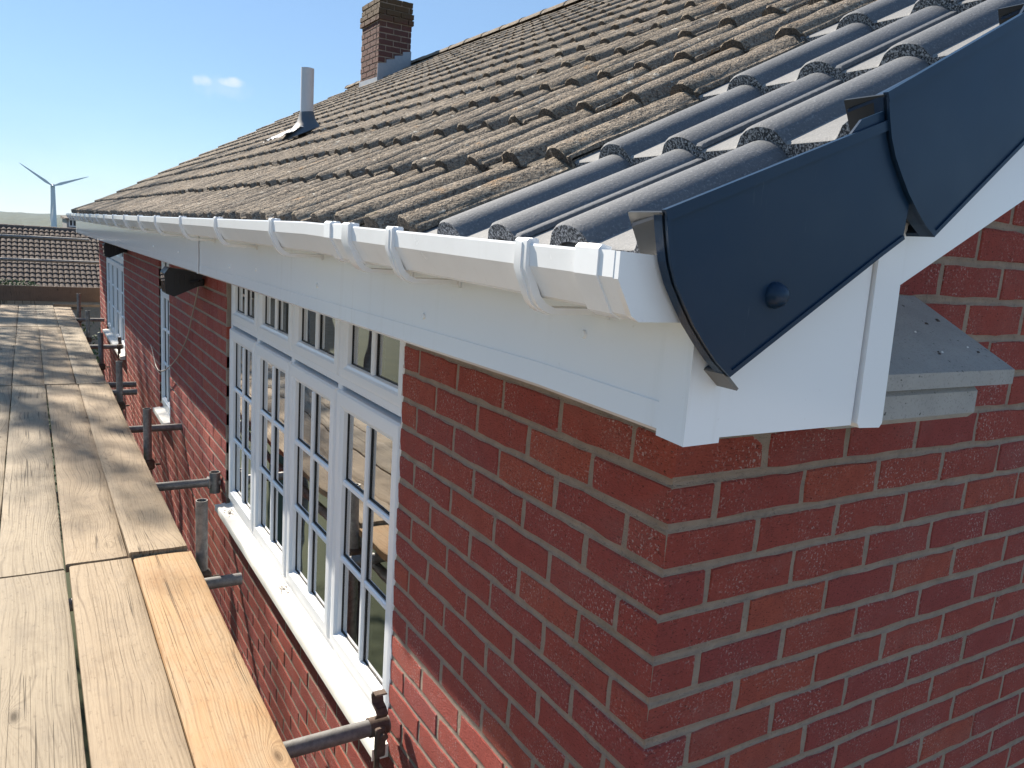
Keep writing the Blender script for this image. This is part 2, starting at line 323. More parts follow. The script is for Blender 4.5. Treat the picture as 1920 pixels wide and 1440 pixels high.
_nt = M['ntile'].node_tree; _b = _nt.nodes['Principled BSDF']; _s = _b.inputs['Base Color'].links[0].from_socket; _nt.links.new(mixc(_nt, .72, _s, (.085, .062, .058)), _b.inputs['Base Color'])
M['gut_in'] = M['upvc']

# ------------------------------------------------------------------ mesh helpers
def link(o, parent=None):
    col.objects.link(o)
    if parent is not None: o.parent = parent
    return o
def tag(o, label=None, cat=None, group=None, kind=None):
    if label: o['label'] = label
    if cat: o['category'] = cat
    if group: o['group'] = group
    if kind: o['kind'] = kind
    return o
def empty(name, loc=(0, 0, 0), parent=None):
    o = bpy.data.objects.new(name, None); o.empty_display_size = .1; o.location = loc
    return link(o, parent)
class MB:
    def __init__(s): s.v = []; s.f = []; s.mi = []; s.pid = []
    def add(s, verts, faces, mi=0, pid=0.):
        k = len(s.v); s.v += [tuple(v) for v in verts]; s.f += [tuple(i+k for i in f) for f in faces]
        s.mi += ([mi]*len(faces) if not hasattr(mi, '__len__') else list(mi)); s.pid += [pid]*len(verts)
    def box(s, a, b, mi=0, ch=0., pid=0.):
        x0, y0, z0 = [min(p, q) for p, q in zip(a, b)]; x1, y1, z1 = [max(p, q) for p, q in zip(a, b)]
        if ch <= 0:
            V = [(x, y, z) for z in (z0, z1) for y in (y0, y1) for x in (x0, x1)]
            s.add(V, [(0, 2, 3, 1), (4, 5, 7, 6), (0, 1, 5, 4), (2, 6, 7, 3), (0, 4, 6, 2), (1, 3, 7, 5)], mi, pid); return
        c = min(ch, (x1-x0)*.45, (y1-y0)*.45, (z1-z0)*.45)
        V, idx = [], {}
        for ix, x in enumerate((x0, x1)):
            for iy, y in enumerate((y0, y1)):
                for iz, z in enumerate((z0, z1)):
                    sx, sy, sz = (c if ix == 0 else -c), (c if iy == 0 else -c), (c if iz == 0 else -c)
                    for ax, q in enumerate(((x, y+sy, z+sz), (x+sx, y, z+sz), (x+sx, y+sy, z))):
                        idx[ix, iy, iz, ax] = len(V); V.append(q)
        F = []
        for i in (0, 1):
            f = [idx[i, 0, 0, 0], idx[i, 1, 0, 0], idx[i, 1, 1, 0], idx[i, 0, 1, 0]]; F.append(f if i else f[::-1])
            f = [idx[0, i, 0, 1], idx[0, i, 1, 1], idx[1, i, 1, 1], idx[1, i, 0, 1]]; F.append(f if i else f[::-1])
            f = [idx[0, 0, i, 2], idx[1, 0, i, 2], idx[1, 1, i, 2], idx[0, 1, i, 2]]; F.append(f if i else f[::-1])
        for i in (0, 1):
            for j in (0, 1):
                F.append([idx[i, j, 0, 0], idx[i, j, 1, 0], idx[i, j, 1, 1], idx[i, j, 0, 1]] if (i ^ j) == 0 else [idx[i, j, 0, 1], idx[i, j, 1, 1], idx[i, j, 1, 0], idx[i, j, 0, 0]])
                F.append([idx[i, 0, j, 0], idx[i, 0, j, 2], idx[i, 1, j, 2], idx[i, 1, j, 0]])
                F.append([idx[0, i, j, 1], idx[0, i, j, 2], idx[1, i, j, 2], idx[1, i, j, 1]])
        for i in (0, 1):
            for j in (0, 1):
                for k in (0, 1): F.append([idx[i, j, k, 0], idx[i, j, k, 1], idx[i, j, k, 2]])
        s.add(V, F, mi, pid)
    def tube(s, a, b, r0, r1=None, n=14, cap=True, mi=0):
        a, b = Vector(a), Vector(b); r1 = r0 if r1 is None else r1
        d = (b-a).normalized(); x = d.orthogonal().normalized(); y = d.cross(x)
        V = []
        for c, r in ((a, r0), (b, r1)):
            for i in range(n):
                t = 2*math.pi*i/n; V.append(c + x*(r*math.cos(t)) + y*(r*math.sin(t)))
        F = [(i, (i+1) % n, n+(i+1) % n, n+i) for i in range(n)]
        if cap: F += [tuple(range(n))[::-1], tuple(range(n, 2*n))]
        s.add(V, F, mi)
    def pipe(s, a, b, r, t=.004, n=18):            # open hollow tube
        a, b = Vector(a), Vector(b); d = (b-a).normalized(); x = d.orthogonal().normalized(); y = d.cross(x)
        V = []
        for c, rr in ((a, r), (b, r), (b, r-t), (a, r-t)):
            for i in range(n):
                q = 2*math.pi*i/n; V.append(c + x*(rr*math.cos(q)) + y*(rr*math.sin(q)))
        F = []
        for k in range(4):
            k2 = (k+1) % 4
            F += [(k*n+i, k*n+(i+1) % n, k2*n+(i+1) % n, k2*n+i) for i in range(n)]
        s.add(V, F)
    def path(s, pts, r, n=8, mi=0):
        pts = [Vector(p) for p in pts]; V = []; F = []
        for k, p in enumerate(pts):
            d = (pts[min(k+1, len(pts)-1)] - pts[max(k-1, 0)]).normalized()
            x = d.cross(Vector((0.31, .17, .93))).normalized(); y = d.cross(x)
            rr = r[k] if hasattr(r, '__len__') else r
            for i in range(n):
                t = 2*math.pi*i/n; V.append(p + x*(rr*math.cos(t)) + y*(rr*math.sin(t)))
        for k in range(len(pts)-1):
            F += [(k*n+i, k*n+(i+1) % n, (k+1)*n+(i+1) % n, (k+1)*n+i) for i in range(n)]
        F += [tuple(range(n))[::-1], tuple(range((len(pts)-1)*n, len(pts)*n))]
        s.add(V, F, mi)
    def sweep_y(s, prof, ys, closed=True, dz=None, mi=0, caps=True):   # profile in (x, z), swept along y
        n = len(prof); V = []
        for y in ys:
            o = dz(y) if dz else 0.
            V += [(p[0], y, p[1]+o) for p in prof]
        F = []; m = n if closed else n-1
        for k in range(len(ys)-1):
            F += [(k*n+i, k*n+(i+1) % n, (k+1)*n+(i+1) % n, (k+1)*n+i) for i in range(m)]
        if closed and caps: F += [tuple(range(n))[::-1], tuple(range((len(ys)-1)*n, len(ys)*n))]
        s.add(V, F, mi)
    def prism(s, poly, a0, a1, axis='y', mi=0):      # polygon (p, q) extruded along an axis
        n = len(poly); f = {'y': lambda p, a: (p[0], a, p[1]), 'x': lambda p, a: (a, p[0], p[1]), 'z': lambda p, a: (p[0], p[1], a)}[axis]
        V = [f(p, a0) for p in poly] + [f(p, a1) for p in poly]
        s.add(V, [tuple(range(n))[::-1], tuple(range(n, 2*n))] + [(i, (i+1) % n, n+(i+1) % n, n+i) for i in range(n)], mi)
    def mesh(s, name, mats, smooth=None):
        me = bpy.data.meshes.new(name); me.from_pydata(s.v, [], s.f)
        for m in (mats if isinstance(mats, (list, tuple)) else [mats]): me.materials.append(m)
        me.polygons.foreach_set('material_index', s.mi)
        if any(s.pid):
            a = me.attributes.new('pid', 'FLOAT', 'POINT'); a.data.foreach_set('value', s.pid)
        bm = bmesh.new(); bm.from_mesh(me); bmesh.ops.recalc_face_normals(bm, faces=bm.faces); bm.to_mesh(me); bm.free()
        if smooth is not None:
            me.polygons.foreach_set('use_smooth', [True]*len(me.polygons)); me.set_sharp_from_angle(angle=R_(smooth))
        me.update(); return me
    def build(s, name, mats, parent=None, smooth=None):
        return link(bpy.data.objects.new(name, s.mesh(name, mats, smooth)), parent)
def lerp(a, b, t): return a + (b-a)*t

# ================================================================== THE GROUND AND FAR COUNTRY
def radial(name, rings, zf, m, nseg=160):
    V = [(0, 0, zf(0, 0))]; F = []
    for k, r in enumerate(rings):
        for i in range(nseg):
            t = 2*math.pi*i/nseg; V.append((r*math.cos(t), r*math.sin(t), zf(r, t)))
    for i in range(nseg): F.append((0, 1+i, 1+(i+1) % nseg))
    for k in range(len(rings)-1):
        a, b = 1+k*nseg, 1+(k+1)*nseg
        F += [(a+i, b+i, b+(i+1) % nseg, a+(i+1) % nseg) for i in range(nseg)]
    mb = MB(); mb.add(V, F); return mb.build(name, m)
def ground_z(r, t=0): return -5.1 - 22*max(0., min(1., (r-70)/330))**1.2
M['bounce_paving'] = terrain('pale_bounce_paving', (.36, .335, .29), (.29, .27, .235), 1.5)
ground = radial('ground', [3, 10, 25, 45, 70, 100, 150, 220, 300, 400, 700, 1200, 2000, 3000], ground_z, M['grass']); tag(ground, kind='structure')
bounce_pav = radial('bounce_paving', [4, 10, 17, 22], lambda r, t: -5.06, M['bounce_paving'], 64); bounce_pav.location = (4, -24.5, 0); tag(bounce_pav, kind='structure')  # unseen pale ground, added to bounce sunlight onto the shaded gable
# wooded hills all round: canopy lumps over a rising slope
mb = MB(); NS, NR = 900, 34; V = []; F = []
h_s = RNG.random((NR+1, NS)); slow = np.zeros(NS)
for k in range(1, 9): slow += np.cos(np.arange(NS)*2*math.pi/NS*k*2 + RNG.random()*6.28)/k
for k in range(NR+1):
    r = 560*(2300/560)**(k/NR); f = k/NR
    for i in range(NS):
        t = 2*math.pi*i/NS
        z = -28 + 27.5*f**.62 + 1.6*slow[i]*f + (h_s[k, i]*7.5 - 3.)*(.55+.45*f)
        rr = r*(1+.012*(h_s[k, (i*7) % NS]-.5))
        V.append((rr*math.cos(t), rr*math.sin(t), z))
for k in range(NR):
    F += [(k*NS+i, (k+1)*NS+i, (k+1)*NS+(i+1) % NS, k*NS+(i+1) % NS) for i in range(NS)]
mb.add(V, F); hills = mb.build('wooded_hills', M['wood_far'], smooth=60); tag(hills, 'hazy wooded hills along the horizon beyond the roofs', None, None, 'structure')

# wind turbine
tx, ty = 20.6, 899.; hub = Vector((tx, ty-3.2, .37+.0292*900))
wt = empty('wind_turbine', (tx, ty, -27)); tag(wt, 'pale three-bladed wind turbine standing on the hazy skyline', 'wind turbine')
def wpart(mb, name, smooth=40):
    o = mb.build(name, M['turbine'], None, smooth); o.parent = wt; o.matrix_parent_inverse = Matrix.Translation((-tx, -ty, 27)); return o
mb = MB(); mb.tube((tx, ty, -27), (tx, ty, hub.z), 2.9, 1.9, 18); wpart(mb, 'tower')
mb = MB(); mb.box((tx-1.9, ty-2.6, hub.z-1.6), (tx+1.9, ty+5.5, hub.z+2.0), 0, .6); wpart(mb, 'nacelle')
mb = MB(); mb.tube(hub+Vector((0, .8, 0)), hub+Vector((0, -1.6, 0)), 1.7, .5, 12); wpart(mb, 'hub')
for ang in (R_(145), R_(21), R_(265)):
    d = Vector((math.cos(ang), 0, math.sin(ang))); s = Vector((-math.sin(ang), 0, math.cos(ang))); mb = MB(); V = []; F = []
    st = [(0, .9, .9), (3, 1.0, .8), (7, 1.75, .45), (16, 1.25, .3), (26, .75, .2), (33, .18, .06)]
    for L_, w, th in st:
        for q in ((-.45, -.5), (.55, -.35), (.55, .35), (-.45, .5)): V.append(hub + d*L_ + s*(w*q[0]*1.5) + Vector((0, th*q[1], 0)))
    for k in range(len(st)-1): F += [(k*4+i, k*4+(i+1) % 4, (k+1)*4+(i+1) % 4, (k+1)*4+i) for i in range(4)]
    F += [(3, 2, 1, 0), tuple(range((len(st)-1)*4, len(st)*4))]
    mb.add(V, F); wpart(mb, 'blade')

# ================================================================== THE HOUSE
HL = 12.52; HW = 8.04; GZ = -5.1
house = empty('brick_house', (0, 0, GZ)); tag(house, 'red brick house with a grey tiled roof, white gutter and white windows', 'house')
HOFF = Matrix.Translation((0, 0, -GZ))
def hpart(o, parent=house):
    o.parent = parent
    o.matrix_parent_inverse = HOFF if parent is house else Matrix.Identity(4)
    return o
def P(mb, name, m, parent=house, smooth=None):
    o = mb.build(name, m, None, smooth); return hpart(o, parent)

CH, BM = .0795, .2255; JB, JP = .0135, .011
WIN = [dict(y0=1.115, y1=3.475, n=4), dict(y0=5.53, y1=6.09, n=1), dict(y0=8.90, y1=11.36, n=4)]
WZ0, WZ1 = -1.20, .162
def roof_under(x): return .40 + .568*(x+.345) - .13
# --- mortar cores of the walls
mb = MB()
zc = [GZ, WZ0, WZ1, .18]
ycuts = sorted([.10, HL-.10] + [w[k] for w in WIN for k in ('y0', 'y1')])
for i in range(len(ycuts)-1):
    ym = (ycuts[i]+ycuts[i+1])/2; op = any(w['y0'] < ym < w['y1'] for w in WIN)
    mb.box((.0024, ycuts[i], GZ), (.10, ycuts[i+1], WZ0)) if op else mb.box((.0024, ycuts[i], GZ), (.10, ycuts[i+1], .20))
front = P(mb, 'front_wall', M['mortar'])
mb = MB(); poly = [(.0024, GZ), (HW, GZ), (HW, .2), (HW/2, roof_under(HW/2)), (.0024, roof_under(.0024)-.0)]
mb.prism(poly, .0026, .10); gable = P(mb, 'gable_wall', M['mortar'])
mb = MB(); mb.prism(poly, HL-.10, HL); P(mb, 'far_gable_wall', M['mortar'])
mb = MB(); mb.box((HW-.1, .1, GZ), (HW, HL-.1, .2)); P(mb, 'rear_wall', M['mortar'])
mb = MB(); mb.box((2.6, .1, -2.2), (2.65, HL-.1, .25)); mb.box((.1, .1, -2.3), (HW-.1, HL-.1, -2.2)); mb.box((.1, .1, .30), (HW-.1, HL-.1, .34)); P(mb, 'inner_walls', M['inner'])

# --- bricks
def brick_verts(L, D, H, seed, rough=True):
    rg = random.Random(seed); c = .0028; nx = 5
    per = []
    for i in range(nx): per.append((-L/2 + L*i/nx, -H/2))
    for i in range(2): per.append((L/2, -H/2 + H*i/2))
    for i in range(nx): per.append((L/2 - L*i/nx, H/2))
    for i in range(2): per.append((-L/2, H/2 - H*i/2))
    n = len(per); ring = []
    for (x, z) in per:
        j = (rg.uniform(-.0030, .0020), rg.uniform(-.0026, .0016)) if rough else (0, 0)
        sx, sz = (1 if x > 0 else -1), (1 if z > 0 else -1)
        ring.append((x + sx*j[0]*(abs(x) > L*.45), z + sz*j[1]*(abs(z) > H*.45)))
    V = []
    for (x, z) in ring:
        k = rg.uniform(.6, 1.5)
        V.append((x*(1-2*c*k/L), rg.uniform(-.0005, .0005), z*(1-2*c*k/H)))
    V += [(x, c*rg.uniform(.7, 1.6), z) for x, z in ring]; V += [(x, D, z) for x, z in ring]
    F = [tuple(range(n))]
    for k in (0, 1): F += [(k*n+i, k*n+(i+1) % n, (k+1)*n+(i+1) % n, (k+1)*n+i) for i in range(n)]
    return V, F
mesh_cache = {}
def brick_mesh(L, D, H, var):
    key = (round(L, 3), round(D, 3), var)
    if key not in mesh_cache:
        mb = MB(); mb.add(*brick_verts(L, D, H, hash(key) & 0xffff)); mesh_cache[key] = mb.mesh('brick', M['brick'])
    return mesh_cache[key]
def corner_mesh(Lx, Ly, H, var):
    key = ('c', round(Lx, 3), var)
    if key not in mesh_cache:
        rg = random.Random(var*7+int(Lx*1000)); mb = MB(); mb.box((0, 0, -H/2), (Lx, Ly, H/2), 0, .0045)
        mb.v = [tuple(a + rg.uniform(-.0016, .0016) for a in v) for v in mb.v]; mesh_cache[key] = mb.mesh('brick', M['brick'])
    return mesh_cache[key]
BH = CH - JB
cand = []      # (size, kind, matrix, dims)
def seen(p, L):
    q = to_px(p)
    if not q or not (-30 < q[0] < 1950 and -30 < q[1] < 1470): return 0
    return 1./q[2]
rg = random.Random(3)
ROW0 = 62      # courses below the first joint
def cut(a, b, z, walls):
    segs = [(a, b)]
    for w in walls:
        if z < WZ0+.01: continue
        ns = []
        for (s, e) in segs:
            if e <= w['y0'] or s >= w['y1']: ns.append((s, e)); continue
            if s < w['y0']-.012: ns.append((s, w['y0']))
            if e > w['y1']+.012: ns.append((w['y1'], e))
        segs = ns
    return segs
for c in range(-34, ROW0):
    zc_ = -CH*(c+.5); odd = c % 2 != 0             # odd courses: stretcher shows on the gable corner
    if zc_ - CH/2 < GZ: break
    # corner brick
    Lx, Ly = ((BM-JP), .1027) if odd else (.1027, (BM-JP))
    if zc_ < .12: cand.append((seen((0, 0, zc_), .2)*1.3, 'corner', Vector((rg.uniform(-.0026, .0016), rg.uniform(-.0026, .0016), zc_)), (Lx, Ly)))
    # front wall
    y = (.1027 if odd else BM-JP) + JP
    while y < HL-.02 and zc_ < .12:
        e = min(y + BM-JP + rg.uniform(-.002, .002), HL)
        for (s, t) in cut(y, e, zc_, WIN):
            jamb = abs(s-y) > 1e-6 or abs(t-e) > 1e-6
            m_ = Vector((rg.uniform(-.0012, .0012), (s+t)/2, zc_)); vis = seen(m_, t-s)
            cand.append((vis*(.55 if t-s > .08 else .3), 'front', m_, (t-s, .10 if jamb else .05)))
        y += BM
    # gable wall
    x = ((BM-JP) if odd else .1027) + JP
    while x < HW-.02:
        e = min(x + BM-JP + rg.uniform(-.002, .002), HW)
        xl = x
        zt = zc_ + CH/2
        lim = min(roof_under(x), roof_under(HW-e))
        if zt < lim+.02:
            m_ = Vector(((xl+e)/2, rg.uniform(-.0012, .0012), zc_)); cand.append((seen(m_, e-xl), 'gable', m_, (e-xl, .05)))
        x += BM
# the largest-showing bricks are pieces of their own, the rest one joined part for each wall
cand.sort(key=lambda t: -t[0])
stuff = {'front': MB(), 'gable': MB()}
ROT_F = Matrix.Rotation(-math.pi/2, 4, 'Z')          # face -y turned to face -x
nb = {'front': 0, 'gable': 0, 'corner': 0}
for i, (vis, kind, p, d) in enumerate(cand):
    wallobj = front if kind == 'front' else gable; k_ = 'front' if kind == 'front' else 'gable'
    single = vis > 0 and nb[kind] < {'front': 165, 'gable': 135, 'corner': 24}[kind]
    if single:
        nb[kind] += 1
        if kind == 'corner': me = corner_mesh(d[0], d[1], BH, rg.randrange(4)); mw = Matrix.Translation(p)
        else:
            me = brick_mesh(d[0] if abs(d[0]-(BM-JP)) > .004 else BM-JP, d[1], BH, rg.randrange(6))
            mw = Matrix.Translation(p) @ (ROT_F if kind == 'front' else Matrix.Identity(4)) @ Matrix.Rotation(rg.uniform(-.004, .004), 4, 'Y')
        o = bpy.data.objects.new('brick', me); link(o, wallobj); o.matrix_basis = mw
    else:
        pid = rg.random()*.99+.005
        if kind == 'corner': stuff[k_].box((p.x, p.y, p.z-BH/2), (p.x+d[0], p.y+d[1], p.z+BH/2), 0, .003, pid)
        elif kind == 'gable': stuff[k_].box((p.x-d[0]/2, p.y, p.z-BH/2), (p.x+d[0]/2, p.y+d[1], p.z+BH/2), 0, .003, pid)
        else: stuff[k_].box((p.x, p.y-d[0]/2, p.z-BH/2), (p.x+d[1], p.y+d[0]/2, p.z+BH/2), 0, .003, pid)
for k_, w in (('front', front), ('gable', gable)):
    o = stuff[k_].build('brickwork', M['brick'], w); tag(o, kind='stuff')

# --- windows
def pane_box(mb, y0, y1, z0, z1, x): mb.box((x, y0, z0), (x+.006, y1, z1))
def window(w, idx):
    y0, y1, n = w['y0']+.006, w['y1']-.006, w['n']; XF = .022; zb, zt = -1.165, WZ1
    f = MB(); fw = .034
    for a, b in (((XF, y0, zb), (XF+.07, y0+fw, zt)), ((XF, y1-fw, zb), (XF+.07, y1, zt))): f.box(a, b, 0, .004)
    f.box((XF+.001, y0+fw, zb), (XF+.07, y1-fw, zb+.05), 0, .004)
    f.box((XF+.001, y0+fw, -.150), (XF+.07, y1-fw, -.120), 0, .003)
    f.box((XF+.001, y0+fw, zt-.03), (XF+.07, y1-fw, zt), 0, .003)
    pw = (y1-y0)/n
    for i in range(1, n):
        yc = y0+pw*i; f.box((XF+.002, yc-.022, zb+.05), (XF+.068, yc+.022, zt-.03), 0, .004)
    # ragged sealant bead along the near jamb
    win = P(f, 'window', M['upvc_window'])
    for i in range(n):
        a, b = y0+pw*i+(fw-.012 if i == 0 else .010), y0+pw*(i+1)-(fw-.012 if i == n-1 else .010)
        for (z0, z1, bars, st, nm) in ((-1.118, -.166, (-.487, -.767), .062, 'casement'), (-.124, .140, (), .058, 'top_light')):
            m = MB(); xo = XF-.014 if nm == 'casement' else XF-.006; xi = XF+.05; rl = .068 if nm == 'casement' else .056
            # mitred sash: four bevelled members
            def member(p0, p1, inward):
                pass
            y_o0, y_o1 = a, b; yi0, yi1 = a+st, b-st; zi0, zi1 = z0+rl, z1-rl
            ringv = lambda ya, yb, za, zb_, x: [(x, ya, za), (x, yb, za), (x, yb, zb_), (x, ya, zb_)]
            e = .010
            rings = [ringv(y_o0, y_o1, z0, z1, xi), ringv(y_o0, y_o1, z0, z1, xo+.010), ringv(y_o0+.006, y_o1-.006, z0+.006, z1-.006, xo+.001), ringv(y_o0+.014, y_o1-.014, z0+.014, z1-.014, xo),
                     ringv(yi0-.020, yi1+.020, zi0-.020, zi1+.020, xo), ringv(yi0-.013, yi1+.013, zi0-.013, zi1+.013, xo+.006), ringv(yi0-.004, yi1+.004, zi0-.004, zi1+.004, xo+.010), ringv(yi0, yi1, zi0, zi1, xo+.026), ringv(yi0, yi1, zi0, zi1, xi)]
            V = [v for r in rings for v in r]; F = []
            for k in range(len(rings)-1): F += [(k*4+q, k*4+(q+1) % 4, (k+1)*4+(q+1) % 4, (k+1)*4+q) for q in range(4)]
            m.add(V, F)
            # glazing bars stuck on both faces of the glass
            ym = (a+b)/2; xg = xo+.026; bw = .012
            zz = [zi0] + sorted(bars) + [zi1]
            prof = lambda: None
            for xa, xb in ((xg-.016, xg-.0005), (xg+.0065, xg+.02)):
                m.box((xa, ym-bw, zi0-.002), (xb, ym+bw, zi1+.002), 0, .005)
                for zb2 in bars: m.box((xa+.0012, yi0-.002, zb2-.0115), (xb, ym-bw, zb2+.0115), 0, .005); m.box((xa+.0012, ym+bw, zb2-.0115), (xb, yi1+.002, zb2+.0115), 0, .005)
            o = m.build(nm, M['upvc_window'], win)
            gk = MB()
            for q in range(len(zz)-1):
                for (ya, yb) in ((yi0, ym-bw), (ym+bw, yi1)):
                    za = zz[q] + (.0115 if q else 0); zb3 = zz[q+1] - (.0115 if q < len(zz)-2 else 0)
                    g = MB(); g.box((xg, ya, za), (xg+.005, yb, zb3)); g.build('pane', M['glass'], win)
                    for k2, (p0, p1) in enumerate((((ya, za), (ya+.004, zb3)), ((yb-.004, za), (yb, zb3)), ((ya, za), (yb, za+.004)), ((ya, zb3-.004), (yb, zb3)))):
                        gk.box((xg-.003-.0002*k2, p0[0], p0[1]), (xg-.0003, p1[0], p1[1]))
            gk.build('gasket', M['gasket'], win)
    # sill
    s = MB(); ex = .020
    prof = [(-.050, -1.197), (-.050, -1.172), (-.046, -1.166), (.030, -1.152), (.030, -1.176), (-.032, -1.190), (-.040, -1.199)]
    s.sweep_y(prof, [w['y0']-.014, w['y1']+.022]); s.build('sill', M['upvc_sill'], win, 40)
    for ya, yb in ((w['y0']-.017, w['y0']-.0145), (w['y1']+.0225, w['y1']+.025)):
        e_ = MB(); e_.box((-.053, ya, -1.201), (.0, yb, -1.163)); e_.build('sill_end_cap', M['upvc_sill'], win)
    if idx == 0:
        d_ = MB(); rd = random.Random(6)
        for yc, n_ in ((3.33, 26), (2.28, 34), (1.16, 22)):
            for _ in range(n_):
                x_ = rd.gauss(-.006, .014); y_ = yc + rd.gauss(0, .028); z_ = -1.166 + (x_+.046)*.184 + .0012; a_ = rd.uniform(0, 6.28); l_ = rd.uniform(.002, .014)
                x_ = max(-.042, min(.014, x_)); d_.path([(x_, y_, z_), (x_+.4*l_*math.cos(a_), y_+l_*.5*math.sin(a_), z_+.002*rd.random()+.0012), (max(-.045, min(.018, x_+l_*math.cos(a_))), y_+l_*math.sin(a_), z_+.0022)], rd.uniform(.0006, .0015), 4)
        tag(d_.build('twig_debris', M['rust'], win), kind='stuff')
    b = MB(); yj = w['y0']; zs = [zb + (zt-zb)*k/90 for k in range(91)]; rgl = random.Random(idx)
    V = []; F = []
    for k, z in enumerate(zs):
        wv = .009 + .006*max(0, math.sin(z*2*math.pi/CH+.6)) + rgl.uniform(-.0015, .0015)
        V += [(-.0015, yj-wv+.006, z), (XF-.003, yj+.012, z), (.004, yj-wv+.004, z)]
    for k in range(90): F += [(k*3, k*3+1, k*3+4, k*3+3), (k*3+2, k*3, k*3+3, k*3+5)]
    b.add(V, F); b.build('sealant_bead', M['upvc_window'], win)
    return win
wins = [window(w, i) for i, w in enumerate(WIN)]
# curtains hung inside, in folds
for w, spans in ((WIN[0], ((1.2, 1.55), (1.85, 2.0), (2.4, 2.75), (3.05, 3.4))), (WIN[1], ((5.6, 5.75),)), (WIN[2], ((9.0, 9.6), (10.7, 11.3)))):
    for (a, b) in spans:
        m = MB(); n = int((b-a)/.012); V = []; F = []
        for i in range(n+1):
            y = a + (b-a)*i/n; x = .27 + .026*math.sin(i*1.05) + .008*math.sin(i*.37)
            V += [(x, y, -1.25), (x, y, .16)]
        F = [(2*i, 2*i+2, 2*i+3, 2*i+1) for i in range(n)]
        m.add(V, F); cu = P(m, 'curtain', M['curtain'], house, 60)

# --- fascia, soffit, box end, bargeboard, corbel
FX, VY = -.28, -.30
fz = lambda y: (.171 if y < 0 else .176 - .0046*y)
mb = MB(); ysf = [-.262, 0, 1, 2.649]
prof = lambda x: [(FX+.007, -.0045), (FX-.0012, .0015), (FX-.0012, .0325), (FX, .0335), (FX, .205), (FX+.018, .205), (FX+.018, -.0045)]
mb.sweep_y(prof(0), [-.258, 0., .5, 1.2, 2.0, 2.651], True, fz); fas = P(mb, 'fascia_board', M['upvc_fascia'])
mb = MB(); mb.sweep_y(prof(0), [2.656, 4, 6, 8, 10, HL+.30], True, fz); P(mb, 'fascia_board', M['upvc_fascia'])
mb = MB(); mb.sweep_y([(FX-.0065, 0.), (FX-.0065, .205), (FX-.004, .205), (FX-.004, 0.)], [2.642, 2.666], True, lambda y: fz(y)-.002); P(mb, 'fascia_joint_trim', M['upvc_fascia'])
for y, z in ((.391, .231), (1.026, .238), (1.659, .239), (2.054, .225), (3.2, .23), (4.1, .225), (-.1, .262)):
    mb = MB(); mb.tube((FX+.001, y, z), (FX-.0035, y, z), .0065, .005, 12); mb.build('pin_cap', M['upvc'], fas, 30)
mb = MB(); mb.box((FX+.018, -.28, .172), (.02, HL+.28, .182)); P(mb, 'soffit', M['upvc'])
# box end on the gable side
bx = MB(); z0 = .169
bx.prism([(FX+.045, z0), (.012, z0), (.009, .43), (-.15, .36), (FX+.045, .30)], VY, VY+.016)
bx.box((FX+.05, VY+.017, z0+.001), (.012, -.02, z0+.012))
P(bx, 'box_end_panel', M['upvc_fascia'])
bx = MB(); bx.prism([(.0165, .172), (.022, .166), (.064, .164), (.069, .170), (.061, .43), (.010, .43)], VY-.006, VY+.014); P(bx, 'box_end_trim', M['upvc_fascia'])
# corner trim wrapping the corner, with a thin overlapping edge
c = MB(); t = .0042
zt_ = .355
c.add([(FX-t, -.2585, fz(-.1)-.0055), (FX-t, VY-t, z0-.006), (FX+.050, VY-t, z0-.005), (FX+.050, VY-.0005, z0-.005), (FX-.0005, VY-.0005, z0-.006), (FX-.0005, -.2585, fz(-.1)-.0055)] +
      [(FX-t, -.2585, zt_), (FX-t, VY-t, zt_), (FX+.050, VY-t, .33), (FX+.050, VY-.0005, .33), (FX-.0005, VY-.0005, zt_), (FX-.0005, -.2585, zt_)],
      [(0, 1, 2, 3, 4, 5), (11, 10, 9, 8, 7, 6)] + [(i, (i+1) % 6, 6+(i+1) % 6, 6+i) for i in range(6)])
P(c, 'corner_trim', M['upvc_fascia'])
b = MB(); pb = R_(29.3)
def barge(y0, y1, s0=.0):
    pts_lo = [(.060, .346), (.34, .4845)]; x1 = HW/2; zl = .4845 + (x1-.34)*math.tan(R_(29.6)); return [(.060, .346), (.34, .4845), (x1, zl), (x1, zl+.16), (.34, .62), (.060, .47)]
b.prism(barge(0, 0), VY, VY+.018); P(b, 'bargeboard', M['upvc_fascia'])
b = MB(); zl = .4845 + (HW/2-.34)*math.tan(R_(29.6)); b.prism([(HW/2, zl), (HW+.28, .2), (HW+.28, .36), (HW/2, zl+.16)], VY, VY+.018); P(b, 'bargeboard', M['upvc_fascia'])
b = MB(); b.prism([(.07, .37), (.34, .4955), (HW/2, zl+.01), (HW/2, zl+.02), (.34, .506), (.07, .38)], VY+.018, -.003); P(b, 'verge_soffit', M['upvc'])
# far end of the eaves: box end and swan-neck downpipe
b = MB(); b.prism([(FX, .12), (.06, .12), (.06, .44), (-.1, .42), (FX, .33)], HL+.285, HL+.30); P(b, 'box_end_panel', M['upvc_fascia'])
